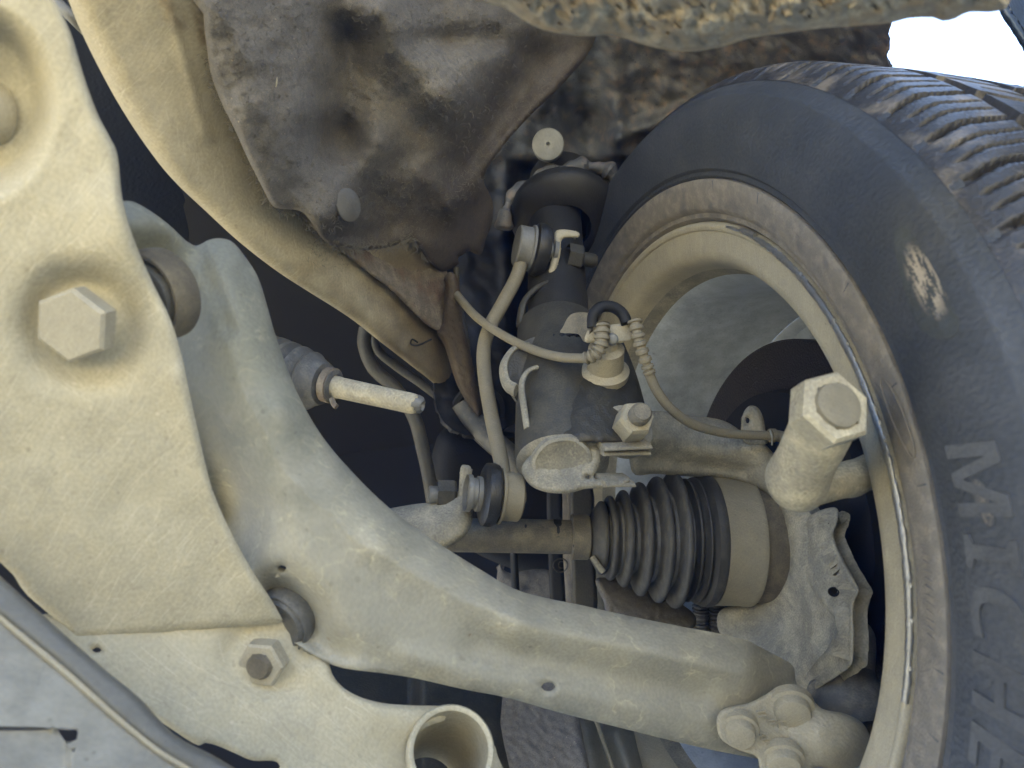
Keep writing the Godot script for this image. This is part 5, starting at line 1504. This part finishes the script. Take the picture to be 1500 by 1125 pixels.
	var e6 := sheet_through([[680, 660, 0.72], [780, 720, 0.74], [640, 740, 0.7]], 1)
	var gb := shell("gearbox_casing", [Vector2(640, 640), Vector2(700, 628), Vector2(780, 640), Vector2(900, 680), Vector2(940, 760), Vector2(900, 860), Vector2(740, 830), Vector2(640, 760)],
		func(x: float, y: float, sd: float) -> float: return sheet(e6, x, y) + 0.02 * roll(sd, 40.0), 0.006, M.black, self, 6.0)
	tag(gb, "smooth dark casing deep behind the link rod and drive shaft", "casing")

func build_body() -> void:
	# car body: bulkhead behind, unseen slabs added to block sun and sky
	var bay := thing("engine_bay", "near black engine bay walls with unseen slabs added to block sun and sky", "engine bay", at(500, 400, 1.0))
	var y1 := view.origin.y + 0.80
	var y0 := view.origin.y + 0.18
	var walls := [
		["bonnet_sun_block", Vector3(-1.50, y1, 1.0), Vector3(0.40, y1 + 0.04, -1.5)],  # unseen slab, reaching behind the camera to keep sun off the parts
		["bulkhead", Vector3(-1.50, y0, -1.05), Vector3(0.40, y1, -1.01)],
		["side_light_block", Vector3(0.64, y0 + 0.06, -1.5), Vector3(0.66, y1 - 0.06, 0.7)],  # unseen wall added to cut light from the right
		["far_side", Vector3(-1.50, y1 - 0.3, -1.5), Vector3(-1.46, y1, 1.0)],  # unseen, kept high so that sun still reaches the ground
	]
	for w in walls:
		var bm := BoxMesh.new()
		var lo: Vector3 = (w[1] as Vector3).min(w[2])
		var hi: Vector3 = (w[1] as Vector3).max(w[2])
		bm.size = hi - lo
		bm.material = M.gloom
		var o := MeshInstance3D.new()
		o.name = w[0]
		o.mesh = bm
		bay.add_child(o, true)
		o.position = (lo + hi) * 0.5 - bay.position

func _ready() -> void:
	rng.seed = 7
	fine.seed = 5
	fine.frequency = 0.06
	fine.fractal_octaves = 3
	# camera
	view = Transform3D(Basis(Vector3.RIGHT, deg_to_rad(42.0)) * Basis(Vector3.BACK, deg_to_rad(-7.7)), Vector3(0.0, 0.26, 0.0))
	var cam := Camera3D.new()
	cam.name = "camera"
	cam.transform = view
	cam.fov = 54.0
	cam.near = 0.01
	cam.far = 400.0
	add_child(cam)
	cam.current = true
	var lens := CameraAttributesPhysical.new()
	lens.frustum_focal_length = 23.55
	lens.frustum_focus_distance = 0.50
	lens.exposure_aperture = 9.5
	cam.attributes = lens
	cam.fov = 54.0
	# sky, sun and exposure
	var env := Environment.new()
	env.background_mode = Environment.BG_SKY
	var sky := Sky.new()
	var sm := ProceduralSkyMaterial.new()
	sm.sky_top_color = Color(0.66, 0.76, 0.92)
	sm.sky_horizon_color = Color(0.88, 0.91, 0.95)
	sm.sky_curve = 0.12
	sm.ground_bottom_color = Color(0.4, 0.37, 0.32)
	sm.ground_horizon_color = Color(0.62, 0.62, 0.6)
	sky.sky_material = sm
	env.sky = sky
	env.background_energy_multiplier = 0.45
	env.tonemap_mode = Environment.TONE_MAPPER_LINEAR
	env.tonemap_exposure = 12.0
	env.fog_enabled = true
	env.fog_density = 0.10
	env.fog_light_color = Color(0.30, 0.60, 1.0)
	env.sdfgi_enabled = true
	env.ssao_enabled = true
	env.ssil_enabled = true
	var we := WorldEnvironment.new()
	we.name = "environment"
	we.environment = env
	add_child(we)
	var sun := DirectionalLight3D.new()
	sun.name = "sun"
	sun.light_energy = 1.6
	sun.light_color = Color(1.0, 0.95, 0.80)
	sun.light_angular_distance = 0.5
	sun.shadow_enabled = true
	add_child(sun)
	var to_sun := Vector3(-0.60, 0.66, 0.42).normalized()
	sun.look_at_from_position(to_sun * 5.0, Vector3.ZERO, Vector3.FORWARD)

	surfaces()
	# ground
	var gm := PlaneMesh.new()
	gm.size = Vector2(300, 300)
	gm.material = M.ground
	var ground := MeshInstance3D.new()
	ground.name = "ground"
	ground.mesh = gm
	ground.set_meta("kind", "structure")
	add_child(ground)

	hub = view * Vector3(0.1144, -0.1063, -0.5301)
	axle = (view.basis * Vector3(0.96378, -0.0063, -0.26664)).normalized()
	wheel_u = (Vector3.UP - axle * axle.dot(Vector3.UP)).normalized()
	wheel_w = axle.cross(wheel_u)
	build_body()
	build_wheel()
	build_rail()
	build_arch()
	build_liner()
	build_back()
	build_strut()
	build_knuckle()
	build_driveshaft()
	build_link()
	build_arm()
	build_plates()
	build_tray()
